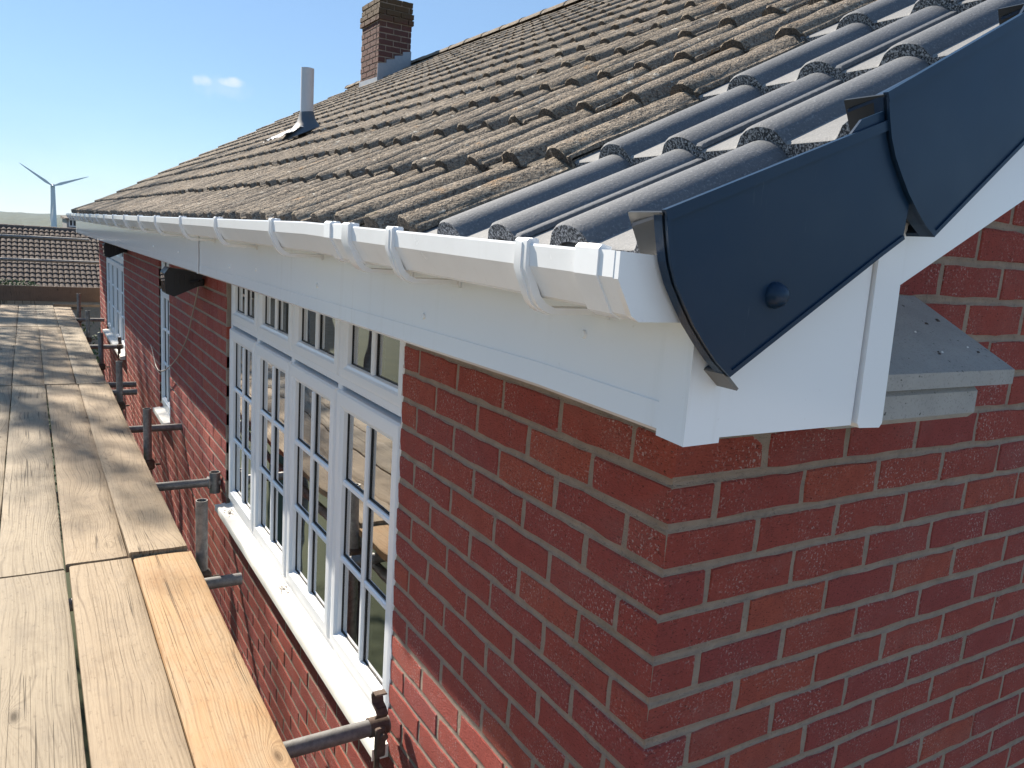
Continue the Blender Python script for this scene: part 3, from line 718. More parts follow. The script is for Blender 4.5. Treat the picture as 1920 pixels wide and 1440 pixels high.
# corbel stone under the gable eaves
b = MB(); b.prism([(0.02, .334), (-.205, .213), (-.205, .187), (.02, .187)], .16, .592, 'x'); cb = P(b, 'corbel_stone', M['stone'])
b = MB(); b.box((.12, -.195, .128), (.512, .02, .186), 0, .010); b.build('corbel_block', M['stone'], cb)
b = MB(); rg2 = random.Random(4)
for k in range(9):                                # dry droppings and grit lying on the slope
    x, y = rg2.uniform(.40, .57), rg2.uniform(-.17, -.05); z = .334 + (y-.02)*.5378 + .0005; a = rg2.uniform(.003, .008)
    b.add([(x-a, y-a*.3, z-a*.3*.54), (x+a*.2, y-a*.5, z-a*.5*.54), (x+a, y+a*.2, z+a*.2*.54), (x-a*.2, y+a*.4, z+a*.4*.54), (x, y, z+.0018)], [(0, 1, 4), (1, 2, 4), (2, 3, 4), (3, 0, 4)], k % 3 != 0)
o = b.build('bird_lime', [M['upvc_sill'], M['rust']], cb); tag(o, kind='stuff')

# --- gutter
gz = lambda y: .388 - .0185*max(0., min(1., (.75-y)/1.05))
GX = -.400
def gprof(o): # outer skin offset by o (positive = outward)
    return [(GX-o, .0+o*.3), (GX-o, -.025), (GX+.021-o*.8, -.059-o*.6), (GX+.028, -.0625-o), (FX-.010, -.0625-o), (FX-.004+o*.2, -.056-o), (FX-.004+o*.2, -.006)]
g = MB(); t = .0028
outer = gprof(0); inner = [(GX+t+.004, -.003), (GX+t, -.025), (GX+.021+t, -.057), (GX+.029, -.0597), (FX-.012, -.0597), (FX-.007, -.055), (FX-.007, -.006)]
g.sweep_y([(GX-.0015, -.002), (GX-.0005, .0005), (GX+.005, .0005)] + inner[0:] + outer[::-1][:-1], [-.300, -.1, .2, .5, .75, 1.5, 3, 5, 7, 9, 11, HL+.345], True, gz)
gut = P(g, 'gutter', M['upvc'])
def strap(y, w, o=.0055, arm=True, double=False):
    m = MB(); a = gprof(.0006); b_ = gprof(o)
    lip = [(GX+.010, .0045), (GX-o*.4, .0062)]
    if arm:
        pr = lip + [(GX-o, .003), (GX-o, -.028), (GX+.007, -.058), (GX+.013, -.068), (GX+.022, -.0765), (GX+.036, -.081), (FX-.001, -.081), (FX-.001, -.0735), (GX+.040, -.0735), (GX+.028, -.069), (GX+.019, -.060), (GX+.0035, -.027), (GX-.0004, -.025), (GX-.0004, .0008), (GX+.010, .0012)]
        m.sweep_y(pr, [y-w/2, y+w/2], True, gz)
        pr2 = [(GX-o-.0014, .001), (GX-o-.0014, -.029), (GX+.0055, -.059), (GX+.012, -.0695), (GX+.021, -.078), (GX+.036, -.0825), (FX-.03, -.0825), (FX-.03, -.079), (GX+.036, -.079), (GX+.023, -.0745), (GX+.0145, -.066), (GX-o+.002, -.028), (GX-o+.002, .001)]
        if double: m.sweep_y(pr2, [y-w*.15, y+w*.15], True, gz)
        m.sweep_y([(FX-.0045, -.086), (FX-.0045, -.066), (FX-.0005, -.066), (FX-.0005, -.086)], [y-w*.7, y+w*.7], True, gz)
    else:
        m.sweep_y(lip + b_ + a[::-1] + [(GX+.002, .0008), (GX+.010, .0012)], [y-w/2, y+w/2], True, gz)
    m.sweep_y([(GX+.010, -.002), (GX+.0095, .004), (GX+.012, .0065), (GX+.019, .0065), (GX+.021, .004), (GX+.021, -.002)], [y+w*.1, y+w*.1+.018], True, gz)   # clip lug on the inner edge
    return m
for y in [-.132, .269, 1.004, 1.666, 2.33, 3.04, 3.68, 4.41, 5.15, 5.9, 6.7, 7.5, 8.3, 9.1, 9.9, 10.7, 11.5, 12.3]:
    strap(y, .026, double=True).build('gutter_bracket', M['upvc'], gut, 30)
u = strap(.470, .034, .0075, True); u2 = strap(.572, .034, .0075, False); k = len(u.v); u.v += u2.v; u.f += [tuple(i+k for i in f) for f in u2.f]; u.mi += u2.mi; u.pid += u2.pid
pr = gprof(.004); u.sweep_y(pr + [(p[0]+(.003 if i < 3 else 0), p[1]+.003) for i, p in list(enumerate(gprof(.001)))[::-1]], [.452, .590], True, gz)
u.build('gutter_union', M['upvc'], gut, 30)
e = strap(-.262, .040, .0065, False)
e.prism([(GX-.004, .001), (GX-.004, -.026), (GX+.017, -.062), (GX+.027, -.068), (FX-.004, -.068), (FX-.004, -.004)], -.314, -.306)
e.v = [(v[0], v[1], v[2] + (gz(-.31) if v[1] < -.305 else 0)) for v in e.v]
e.sweep_y(gprof(.0045) + gprof(.0008)[::-1], [-.306, -.24], True, gz)
e.build('gutter_stop_end', M['upvc'], gut, 30)
e = MB(); e.prism([(GX-.004, .389), (GX-.004, .362), (GX+.018, .326), (FX-.004, .32), (FX-.004, .384)], HL+.345, HL+.351); e.build('gutter_stop_end', M['upvc'], gut)

# --- roof
TH = R_(29.6); GA = .335; NC = 15; TW = .325; TB = .034; CRH = .0275
cpts = [Vector((-.345, 0, .400)), Vector((-.040, 0, .553)), Vector((.250, 0, .712))]
while len(cpts) < NC+1: cpts.append(cpts[2] + Vector((math.cos(TH), 0, math.sin(TH)))*GA*(len(cpts)-2))
tilt = []
for k in range(NC):
    d = cpts[k+1] - cpts[k]; a = math.atan2(d.z, d.x); tilt.append(a - math.atan2(.021, d.length))
twist = lambda y: .045*max(0., min(1., y/12.))
def tile_profile(rough=0., seed=0, n_roll=8):
    pts = [(-.0510, .001), (-.0505, .0075), (-.0480, .0090), (-.0385, .0096), (-.0370, .0118)]   # (v, h) from the B roll centre; the covering edge has a step
    for i in range(1, n_roll):
        tt = -.87 + 1.86*i/(n_roll-1); pts.append((.040*tt, .0265*(1-min(.999, tt*tt))**.58))
    pts += [(.0425, .0006), (.050, 0), (.110, 0), (.1185, .0006)]
    for i in range(n_roll+1):
        tt = -.985 + 1.97*i/n_roll; pts.append((.1625 + .0425*tt, .0275*(1-tt*tt)**.56))
    pts += [(.2070, .0006), (.215, 0), (.279, 0), (.296, .004)]
    return pts
def tile_mesh(name, top, end, seed, jit, nl=1, sm=45, vmin=-1., pan_mat=None, hs=1.):
    rgm = random.Random(seed); pr = [(q[0], q[1]*hs) for q in tile_profile(n_roll=8) if q[0] > vmin]; n = len(pr); L_ = .40; m = MB(); th = .022
    us = [0.0, .0035] + [L_*(i+1)/nl for i in range(nl)]
    V = []
    for iu, uu in enumerate(us):
        for (v, h) in pr:
            j = jit if 0 < iu < len(us)-1 else jit*.5
            hh = h - (.003 if iu == 0 else 0.)
            V.append((uu + (rgm.uniform(-jit, jit)*1.4 if iu < 2 else 0), v + rgm.uniform(-j, j)*.4, hh + rgm.uniform(-j, j)))
    F = []
    MI = []
    for k in range(len(us)-1):
        F += [(k*n+i, (k+1)*n+i, (k+1)*n+i+1, k*n+i+1) for i in range(n-1)]; MI += [2 if pan_mat and pr[i][1] < .002 and pr[i+1][1] < .002 and pr[i][0] > 0 else 0 for i in range(n-1)]
    m.add(V, F, MI)
    # front face: from top edge down to the underside, own vertices so it stays sharp
    fv = []; ff = []
    for i, (v, h) in enumerate(pr):
        t = V[i]; pass
        fv += [t, (t[0]+rgm.uniform(0, jit), t[1], max(-th, h-th-.002*(h > .015)))]
    ff = [(2*i, 2*i+2, 2*i+3, 2*i+1) for i in range(n-1)]
    m.add(fv, ff, 1)
    # underside and sides
    b = len(m.v); uv = []
    for uu in (us[0], L_):
        for i, (v, h) in enumerate(pr): uv.append((uu, v, fv[2*i+1][2]))
    m.add(uv, [(i, i+1, n+i+1, n+i) for i in range(n-1)], 1)
    m.add([V[0], V[(len(us)-1)*n], (L_, pr[0][0], -th), (0, pr[0][0], -th)], [(0, 1, 2, 3)], 0)
    me = bpy.data.meshes.new(name); me.from_pydata(m.v, [], m.f); me.materials.append(top); me.materials.append(end)
    if pan_mat: me.materials.append(pan_mat)
    me.polygons.foreach_set('material_index', m.mi)
    me.polygons.foreach_set('use_smooth', [True]*len(me.polygons)); me.set_sharp_from_angle(angle=R_(sm)); me.update()
    return me
new_me = [tile_mesh('tile', M['new_tile'], M['new_end'], 1, .0002, pan_mat=M['new_pan']), tile_mesh('tile', M['new_tile'], M['new_end'], 1, .0002, vmin=-.031, pan_mat=M['new_pan'])]
old_me = [tile_mesh('tile', M['old_tile'], M['old_end'], s, .0026, 6, 75, pan_mat=M['old_pan'], hs=1.2) for s in range(2, 9)]
roof = MB()      # the boarding under the tiles
xe, ze = -.27, .345
roof.add([(xe, -.28, ze), (HW/2, -.28, cpts[NC].z-.10), (HW/2, HL+.30, cpts[NC].z-.06), (xe, HL+.30, ze+.03)], [(0, 1, 2, 3)])
roof.add([(HW/2, -.28, cpts[NC].z-.10), (HW+.34, -.28, .33), (HW+.34, HL+.30, .35), (HW/2, HL+.30, cpts[NC].z-.06)], [(0, 1, 2, 3)])
roofo = P(roof, 'roof', M['old_end'])
NCOL = 40; tl = []
for j in range(-1, NCOL):
    yb = TB + TW*j + (0.008 if j >= 1 else 0)
    if yb > HL+.12: break
    for k in range(NC):
        a = tilt[k]; n = Vector((-math.sin(a), 0, math.cos(a))); o = cpts[k] - n*CRH
        new = j < 1
        jx, ja = (random.uniform(-.001, .001), 0) if new else (random.uniform(-.007, .007), random.uniform(-.011, .011))
        p = Vector((o.x + jx*math.cos(a), yb + (0 if new else random.uniform(-.0025, .0025)), o.z + jx*math.sin(a) + twist(yb)))
        q = to_px(p); size = 0
        if q: size = (2 if -80 < q[0] < 2000 and -60 < q[1] < 1500 else .2)/q[2]
        tl.append((size, new, k, j, p, a, ja))
tl.sort(key=lambda t: -t[0])
st_mb = MB(); cnt = 0
for (size, new, k, j, p, a, ja) in tl:
    me = new_me[1 if j < 0 else 0] if new else random.choice(old_me)
    mw = Matrix.Translation(p) @ Matrix.Rotation(-a, 4, 'Y') @ Matrix.Rotation(ja, 4, 'Z')
    if not new: mw = mw @ Matrix.Translation((0, 0, random.uniform(-.001, .004))) @ Matrix.Rotation(random.uniform(-.008, .008), 4, 'X')
    if new or cnt < 300:
        if not new: cnt += 1
        o = bpy.data.objects.new('tile', me); link(o, roofo); o.matrix_basis = mw
        if new and k == 0 and j == 0: o['label'] = 'new smooth slate grey tile'
    else:
        pid = random.random()*.99+.004; vs_ = [mw @ v.co for v in me.vertices]
        st_mb.add(vs_, [tuple(pl.vertices) for pl in me.polygons], [pl.material_index for pl in me.polygons], pid)
me = bpy.data.meshes.new('tiling'); me.from_pydata(st_mb.v, [], st_mb.f); me.materials.append(M['old_tile']); me.materials.append(M['old_end']); me.materials.append(M['old_pan'])
me.polygons.foreach_set('material_index', st_mb.mi); at = me.attributes.new('pid', 'FLOAT', 'POINT'); at.data.foreach_set('value', st_mb.pid)
me.polygons.foreach_set('use_smooth', [True]*len(me.polygons)); me.set_sharp_from_angle(angle=R_(70))
o = link(bpy.data.objects.new('tiling', me), roofo); tag(o, kind='stuff')
# black comb filler closing the rolls at the eaves
m = MB()
for j in range(-1, 39):
    for v, w_, h_ in ((0, .026, .006), (.1625, .027, .007)):
        y = TB + TW*j + v + (0.008 if j >= 1 else 0); a = tilt[0]
        o_ = cpts[0] - Vector((-math.sin(a), 0, math.cos(a)))*CRH; z = o_.z + twist(y); x = o_.x+.004
        m.prism([(y-w_, z-.02), (y+w_, z-.02), (y+w_*.8, z+h_*.6), (y+w_*.3, z+h_), (y-w_*.3, z+h_), (y-w_*.8, z+h_*.6)], x, x+.06, 'x')
o = m.build('eaves_filler', M['gasket'], roofo); tag(o, kind='stuff')
# moss and crumbled mortar caught at the tile noses
m = MB(); rm = random.Random(5)
for _ in range(900):
    k = rm.randrange(0, NC); y = rm.uniform(.36, 1.) if rm.random() < .12 else rm.uniform(.36, HL); a = tilt[k]; n = Vector((-math.sin(a), 0, math.cos(a))); u_ = Vector((math.cos(a), 0, math.sin(a)))
    v = rm.choice((.052, .070, .105, .215, .25)) ; j = int((y-TB)/TW); yy = TB + TW*j + v
    if yy < .37: continue
    c_ = cpts[k] - n*CRH + u_*(-.004 + rm.uniform(-.012, .004)) - n*.012; r = rm.uniform(.004, .011)
    c_ = Vector((c_.x, yy, c_.z+twist(yy)))
    V = []
    for i in range(6):
        t_ = i*math.pi/3; V.append(c_ + Vector((math.cos(t_)*r*rm.uniform(.7, 1.3), math.sin(t_)*r*1.4*rm.uniform(.7, 1.3), rm.uniform(-.003, .002))))
    V.append(c_ + n*r*rm.uniform(.6, 1.2))
    m.add(V, [(i, (i+1) % 6, 6) for i in range(6)], 0, rm.random())
o = m.build('moss', M['old_tile'], roofo, 60); tag(o, kind='stuff')
# ridge tiles
def ridge_mesh():
    m = MB(); n = 9; L_ = .44; V = []
    for (y, s) in ((0, 1.), (L_-.03, .985), (L_-.03, 1.05), (L_, 1.05)):
        for i in range(n):
            t_ = math.pi*(.06+.88*i/(n-1)); V.append((math.cos(t_)*.125*s, y, math.sin(t_)*.095*s-.02))
    F = []
    for k in range(3): F += [(k*n+i, k*n+i+1, (k+1)*n+i+1, (k+1)*n+i) for i in range(n-1)]
    m.add(V, F); m.add(V[:n], [tuple(range(n))]); m.add(V[-n:], [tuple(range(n))])
    return m.mesh('ridge_tile', M['old_tile'], 50)
rme = ridge_mesh(); y = -.30; i = 0
RX, RZ = HW/2, cpts[NC].z + .015
while y < HL+.2:
    o = bpy.data.objects.new('ridge_tile', rme); link(o, roofo); o.location = (RX+random.uniform(-.004, .004), y, RZ - .065 + twist(y)+random.uniform(-.004, .004)); y += .445
m = MB(); m.box((HW/2, -.31, RZ-.30), (HW/2+.02, HL+.31, RZ-.1)); P(m, 'ridge_board', M['old_end'])
# rear slope as one ribbed sheet
m = MB(); V = []; nn = 86
for i in range(nn+1):
    y = -.3 + (HL+.6)*i/nn; hh = .03 if i % 2 else 0
    V += [(HW/2, y, cpts[NC].z-.06+hh+twist(y)), (HW+.36, y, .37+hh)]
m.add(V, [(2*i, 2*i+1, 2*i+3, 2*i+2) for i in range(nn)]); m.build('rear_tiling', M['old_tile'], roofo)

# --- dry verge units
V0 = Vector((-.373, 0, .407)); a0 = R_(21.5)
def loc2(dx, dz): return (dx*math.cos(a0)+dz*math.sin(a0), -dx*math.sin(a0)+dz*math.cos(a0))
arc = [loc2(*q) for q in ((0, 0), (.005, -.022), (.011, -.044), (.021, -.065), (.035, -.085), (.051, -.106), (.070, -.126), (.089, -.144), (.111, -.160))]
low = [loc2(*q) for q in ((.340, -.022), (.380, .001))]
sidep = arc + low + [(.402, -.030), (.402, 0.)]
def verge_mesh():
    m = MB(); yo, yi = -.337, -.333
    body = [p for p in sidep]
    m.prism(body, yo, yi)
    # stepped-in tail that slides under the next unit
    # top flange rolled over the tile edge, narrowing up the slope
    tp = [(.0, yo-.001), (.40, yo-.001), (.40, -.325), (.13, -.322), (.0, -.285)]
    n = len(tp); m.add([(q[0], q[1], -.0005 - (q[1]-yo)*.22) for q in tp] + [(q[0], q[1], .003 - (q[1]-yo)*.22) for q in tp], [tuple(range(n)), tuple(range(n, 2*n))[::-1]] + [(i, (i+1) % n, n+(i+1) % n, n+i) for i in range(n)])
    m.prism([(0., -.006), (.40, -.006), (.40, .0055), (0., .0055)], yo-.0035, yo+.003)   # rounded arris
    # rim along the curved nose, and lower flange
    inn = [(q[0]+.0055, q[1]+(.000 if i < 2 else .004)) for i, q in enumerate(arc)]
    m.prism(arc + inn[::-1], yo-.0032, yi+.012)
    lo = [arc[-1]] + low; m.prism(lo + [(q[0]-.001, q[1]+.005) for q in lo[::-1]], yo-.0026, -.285)
    # raised step where the tail narrows under the next unit
    m.prism([(.262, -.004), (.300, .016), (.400, .016), (.400, -.004)], yo+.0005, yi-.0002)
    return m
def verge_grey():
    m = MB()
    m.add([(-.0005, -.335, .003), (-.0005, -.283, .003), (.012, -.275, -.052), (.012, -.335, -.052), (.004, -.335, .003), (.004, -.283, .003), (.016, -.275, -.052), (.016, -.335, -.052)],
          [(0, 1, 2, 3), (4, 5, 6, 7), (0, 1, 5, 4), (2, 3, 7, 6), (1, 2, 6, 5), (0, 3, 7, 4)])
    return m
def verge_foot():
    m = MB(); m.prism([loc2(.107, -.158), loc2(.130, -.1765), loc2(.132, -.174), loc2(.109, -.155)], -.334, -.266); return m
vme = verge_mesh().mesh('verge_unit', M['verge']); vg = verge_grey().mesh('nose_plate', M['verge_dark']); vf = verge_foot().mesh('foot_plate', M['foot'])
rivet_mb = MB(); V = [(0, -.337, 0)]
for k in range(NC):
    off = cpts[k] - cpts[0]; aa = (R_(21.5) if k == 0 else math.atan2((cpts[k+1]-cpts[k]).z, (cpts[k+1]-cpts[k]).x) - R_(.6))
    yk = -.0028*(k % 2) - .0006*k
    o = bpy.data.objects.new('verge_unit', vme); hpart(link(o)); o.matrix_basis = Matrix.Translation(V0 + Vector((off.x, yk, off.z))) @ Matrix.Rotation(-aa, 4, 'Y')
    q = bpy.data.objects.new('nose_plate', vg); link(q, o)
    if k == 0:
        q = bpy.data.objects.new('foot_plate', vf); link(q, o)
        m = MB(); n = 16; V = []
        rx, rz = loc2(.167, -.072)
        for (r, d) in ((.0145, 0.), (.0145, .003), (.0125, .006), (.0115, .010), (.008, .0135), (.0035, .015)):
            for i in range(n): V.append((rx+r*math.cos(2*math.pi*i/n), -.337-d, rz+r*math.sin(2*math.pi*i/n)))
        F = []
        for kk in range(5): F += [(kk*n+i, kk*n+(i+1) % n, (kk+1)*n+(i+1) % n, (kk+1)*n+i) for i in range(n)]
        F.append(tuple(range(5*n, 6*n))); m.add(V, F); m.build('fixing_cap', M['verge'], o, 60)

# --- chimney
CX0, CX1, CY0, CY1, CZ0, CZ1 = 3.395, 3.885, 10.20, 10.90, 2.2, 3.66
m = MB(); m.box((CX0+.006, CY0+.006, CZ0), (CX1-.006, CY1-.006, CZ1-.02)); chim = P(m, 'chimney', M['mortar'])
chb = make_brick(); chb.name = 'sooty_chimney_brick'
nt = chb.node_tree; b_ = nt.nodes['Principled BSDF']; src = b_.inputs['Base Color'].links[0].from_socket
p_ = wpos(nt); sp_ = nt.nodes.new('ShaderNodeSeparateXYZ'); nt.links.new(p_, sp_.inputs[0])
mm = mth(nt, 'ADD', mth(nt, 'MULTIPLY', mth(nt, 'SUBTRACT', sp_.outputs['Z'], 3.25), 2.2), mth(nt, 'SUBTRACT', noise(nt, p_, 9, 4, .6), .5))
c1 = mixc(nt, .82, src, (.058, .040, .035)); c2 = mixc(nt, ramp(nt, mm, [(.05, 0.), (.45, .6)]), c1, (.075, .062, .022)); nt.links.new(c2, b_.inputs['Base Color'])
rc = random.Random(9); row = 0; z = CZ1 - CH
while z > CZ0:
    top = z > CZ1 - CH*4.5; ov = .022 if CZ1-CH*4.6 < z < CZ1-CH*2.4 else (.0 if z < CZ1-CH*2.4 else .006)
    x0, x1, y0, y1 = CX0-ov, CX1+ov, CY0-ov, CY1+ov
    for (axis, a, b_e, fixed) in (('x', x0, x1, y0), ('y', y0, y1, x0)):
        pos = a - (0 if (row % 2) ^ (axis == 'y') else BM/2)
        while pos < b_e-.01:
            s, e_ = max(a, pos), min(b_e, pos+BM-JP)
            if axis == 'y' and s < y0+.10: s = max(s, y0+.103)
            if e_-s > .03:
                if axis == 'x': mw = Matrix.Translation(((s+e_)/2, fixed, z+CH/2))
                else: mw = Matrix.Translation((fixed, (s+e_)/2, z+CH/2)) @ ROT_F
                key = ('ch', round(e_-s, 2), rc.randrange(3))
                if key not in mesh_cache:
                    mbb = MB(); mbb.add(*brick_verts(e_-s, .10 if ov else .08, BH, rc.randrange(999))); mesh_cache[key] = mbb.mesh('brick', chb)
                o = bpy.data.objects.new('brick', mesh_cache[key]); link(o, chim); o.matrix_basis = mw
            pos += BM
    z -= CH; row += 1
m = MB()                                                   # lead: front apron and stepped side flashing
m.add([(CX0-.008, CY0-.01, 2.58), (CX0-.008, CY1+.01, 2.60), (CX0-.016, CY1+.02, 2.45), (CX0-.016, CY0-.02, 2.43), (CX0-.19, CY1+.06, 2.40), (CX0-.19, CY0-.08, 2.385)], [(0, 1, 2, 3), (3, 2, 4, 5)])
m.build('lead_apron', M['lead'], chim)
m = MB(); zr = lambda x: cpts[0].z + .568*(x-cpts[0].x) + .03
xs = [CX0, CX0+.123, CX0+.246, CX0+.368, CX1+.005]
for i in range(4):
    za = zr(xs[i])-.06; m.prism([(xs[i]-.012 if i == 0 else xs[i], za), (xs[i+1], zr(xs[i+1])-.06), (xs[i+1], zr(xs[i+1])+.165), (xs[i], zr(xs[i+1])+.14 - .0*i)], CY0-.008-.0012*(i % 2), CY0+.004)
m.build('step_flashing', M['lead'], chim)
# --- vent pipe
m = MB(); vx, vy = .86, 5.0; vz = zr(vx)+.02
m.pipe((vx, vy, vz), (vx, vy, vz+.385), .046, .004, 24); vp = P(m, 'vent_pipe', M['vent'], house, 40)
m = MB(); n = 24; V = []
for (r, z, ex) in ((.048, .085, 0.), (.051, .075, 0.), (.060, .045, -.006), (.078, .015, -.018), (.105, -.015, -.03), (.135, -.05, -.04)):
    for i in range(n):
        t_ = 2*math.pi*i/n; x = vx + ex + r*math.cos(t_); V.append((x, vy + r*math.sin(t_), vz + z + (x-vx)*.50*(1 if z < .06 else .3)))
F = []
for k in range(5): F += [(k*n+i, k*n+(i+1) % n, (k+1)*n+(i+1) % n, (k+1)*n+i) for i in range(n)]
m.add(V, F); m.build('flashing_boot', M['boot'], vp, 50)
m = MB(); rl = random.Random(2); V = []; nx_, ny_ = 8, 12
for i in range(nx_+1):
    for j in range(ny_+1):
        x = vx - .25 + .20*i/nx_; y = vy - .10 + .34*j/ny_
        V.append((x, y, zr(x)+.018 + .012*abs(math.sin((y-TB)/TW*2*math.pi)) + rl.uniform(-.008, .008)))
m.add(V, [(i*(ny_+1)+j, (i+1)*(ny_+1)+j, (i+1)*(ny_+1)+j+1, i*(ny_+1)+j+1) for i in range(nx_) for j in range(ny_)]); m.build('lead_slate', M['lead'], vp)

# ================================================================== FLOODLIGHTS AND CABLE
def floodlight(loc, label, s=1.):
    e = empty('floodlight', loc); tag(e, label, 'floodlight', None)
    m = MB(); m.prism([(0, .10), (-.235, .13), (-.265, .09), (-.255, -.055), (-.20, -.075), (-.02, .01)], -.11, .11)
    bm_ = m.build('housing', M['black'], e)
    m = MB(); m.add([(-.2655, -.10, .085), (-.2655, .10, .085), (-.2575, .10, -.045), (-.2575, -.10, -.045)], [(0, 1, 2, 3)]); m.build('lamp_glass', M['glass'], e)
    m = MB()
    for i in range(5): m.box((-.20+.035*i, -.118, -.01+.004*i), (-.19+.035*i, -.111, .085)); 
    m.build('cooling_fins', M['black'], e)
    m = MB(); m.box((-.03, -.03, .0), (.02, .03, .055), 0, .006); m.path([(-.10, -.125, .03), (-.04, -.125, .045), (-.01, -.08, .045), (-.005, -.02, .045)], .009, 8); m.build('mounting_arm', M['black'], e)
    e.scale = (s, s, s); return e
floodlight((-.022, 4.10, .005), 'black floodlight under the eaves above the trailing cable, beside the narrow window', .8)
floodlight((-.022, 8.42, .02), 'black floodlight under the eaves beside the farther wide window', .8)
m = MB(); cp = [(-.03, 4.13, .0), (-.02, 4.25, -.07), (-.02, 4.40, -.20), (-.02, 4.55, -.34), (-.02, 4.78, -.47), (-.022, 5.0, -.57), (-.03, 5.25, -.665), (-.04, 5.5, -.745), (-.045, 5.75, -.79), (-.04, 6.0, -.785), (-.03, 6.25, -.72), (-.02, 6.5, -.68)]
# smooth the hanging line
cs = []
for i in range(len(cp)-1):
    p0, p1, p2, p3 = [Vector(cp[max(0, min(len(cp)-1, i+d))]) for d in (-1, 0, 1, 2)]
    for q in range(5):
        t_ = q/5; cs.append(.5*((2*p1) + (p2-p0)*t_ + (2*p0-5*p1+4*p2-p3)*t_*t_ + (3*p1-p0-3*p2+p3)*t_**3))
m.path(cs, .0045, 6); cab = m.build('cable', M['cable'], None, 60); tag(cab, 'thin pale cable hanging in a loop across the brick wall below the eaves', 'cable')

# ================================================================== SCAFFOLD
sc = empty('scaffold', (-.305, 2.45, GZ)); tag(sc, 'galvanised tube scaffold carrying the plank walkway along the house', 'scaffold')
SOFF = Matrix.Translation((.305, -2.45, -GZ))
def sp(mb, name, m=None, smooth=40):
    o = mb.build(name, m or M['galv'], sc, smooth); o.matrix_parent_inverse = SOFF; return o
TR = .0242
for (y, zt) in ((.42, -1.10), (2.45, -.775), (4.26, -.765), (6.04, -.755), (7.95, -.775), (10.0, -.765), (12.05, -.735)):
    m = MB(); m.pipe((-.305, y, GZ), (-.305, y, zt), TR, .004, 20); sp(m, 'standard')
for y in (.42, 2.45, 4.26, 6.04, 7.95, 10.0, 12.05):
    m = MB(); m.pipe((-1.72, y, GZ), (-1.72, y, .32), TR, .004, 16); sp(m, 'standard')
tr = [(1.068, -.018, 1.0), (2.25, -.185, 0), (3.60, -.005, 1.0), (4.965, .0, 0), (6.30, -.15, 0), (6.65, -.12, 0), (8.97, -.01, 0), (11.64, -.01, 0), (13.12, -.2, 0)]
for (y, xe_, _) in tr:
    m = MB(); m.pipe((-1.95, y, -1.0635), (xe_, y, -1.0635), TR, .004, 22); sp(m, 'transom')
for x_ in (-.305, -1.72):                                   # ledgers under the transoms
    m = MB(); m.tube((x_-.05, -.9, -1.115), (x_-.05, 13.3, -1.115), TR, None, 14); sp(m, 'ledger')
def clamp(y, x, z):
    m = MB(); n = 16; V = []; F = []
    for (r, xo) in ((.0285, -.028), (.0285, .028), (.0255, .028), (.0255, -.028)):
        for i in range(n): t_ = 2*math.pi*i/n; V.append((x+xo, y+r*math.cos(t_), z+r*math.sin(t_)))
    for k in range(4): F += [(k*n+i, k*n+(i+1) % n, ((k+1) % 4)*n+(i+1) % n, ((k+1) % 4)*n+i) for i in range(n)]
    m.add(V, F)
    pts = [(x+.005, y-.012, z+.030), (x+.006, y-.022, z+.046), (x+.005, y-.008, z+.058), (x+.004, y+.012, z+.066), (x+.004, y+.020, z+.088), (x+.003, y+.006, z+.106), (x+.001, y-.02, z+.108)]
    for p, q in zip(pts[:-1], pts[1:]):
        m.add([(p[0]-.018, p[1], p[2]), (p[0]+.018, p[1], p[2]), (q[0]+.018, q[1], q[2]), (q[0]-.018, q[1], q[2]), (p[0]-.018, p[1]+.004, p[2]+.003), (p[0]+.018, p[1]+.004, p[2]+.003), (q[0]+.018, q[1]+.004, q[2]+.003), (q[0]-.018, q[1]+.004, q[2]+.003)], [(0, 1, 2, 3), (4, 7, 6, 5), (0, 4, 5, 1), (1, 5, 6, 2), (2, 6, 7, 3), (3, 7, 4, 0)])
    m.tube((x+.0, y-.052, z-.004), (x+.0, y-.020, z-.004), .007, None, 8); m.tube((x+.0, y-.058, z-.004), (x+.0, y-.046, z-.004), .012, None, 6)
    m.box((x-.022, y-.047, z-.075), (x+.010, y-.030, z+.018), 0, .004); m.box((x-.02, y-.040, z-.12), (x-.004, y-.026, z-.07), 0, .003)
    sp(m, 'coupler', M['rust'], 30)
clamp(1.068, -.052, -1.0635)
m = MB(); m.pipe((-.034, 3.60, -1.125), (-.034, 3.60, -1.005), .030, .005, 18); m.box((-.075, 3.575, -1.095), (-.060, 3.625, -1.035), 0, .004); sp(m, 'coupler', M['galv'])
clamp(8.97, -.05, -1.0635)
for y in (2.45, 4.26, 6.04, 7.95, 10.0, 12.05):
    m = MB(); m.box((-.345, y-.036, -1.15), (-.268, y+.036, -1.085), 0, .012); m.tube((-.262, y-.01, -1.12), (-.235, y-.01, -1.12), .007, None, 8); sp(m, 'coupler', M['rust'])
# end guard rails and the outer rails
for z in (.005, -.34):
    m = MB(); m.pipe((-1.95, 13.2, z-.006), (-.09 if z > -.1 else .06, 13.2, z), TR, .004, 14); sp(m, 'guard_rail')
for z in (.02, -.36):
    m = MB(); m.tube((-1.77, -1.2, z), (-1.77, 13.4, z), TR, None, 12); sp(m, 'guard_rail')
m = MB(); m.pipe((-1.72, 13.2, GZ), (-1.72, 13.2, .1), TR, .004, 14); sp(m, 'standard')
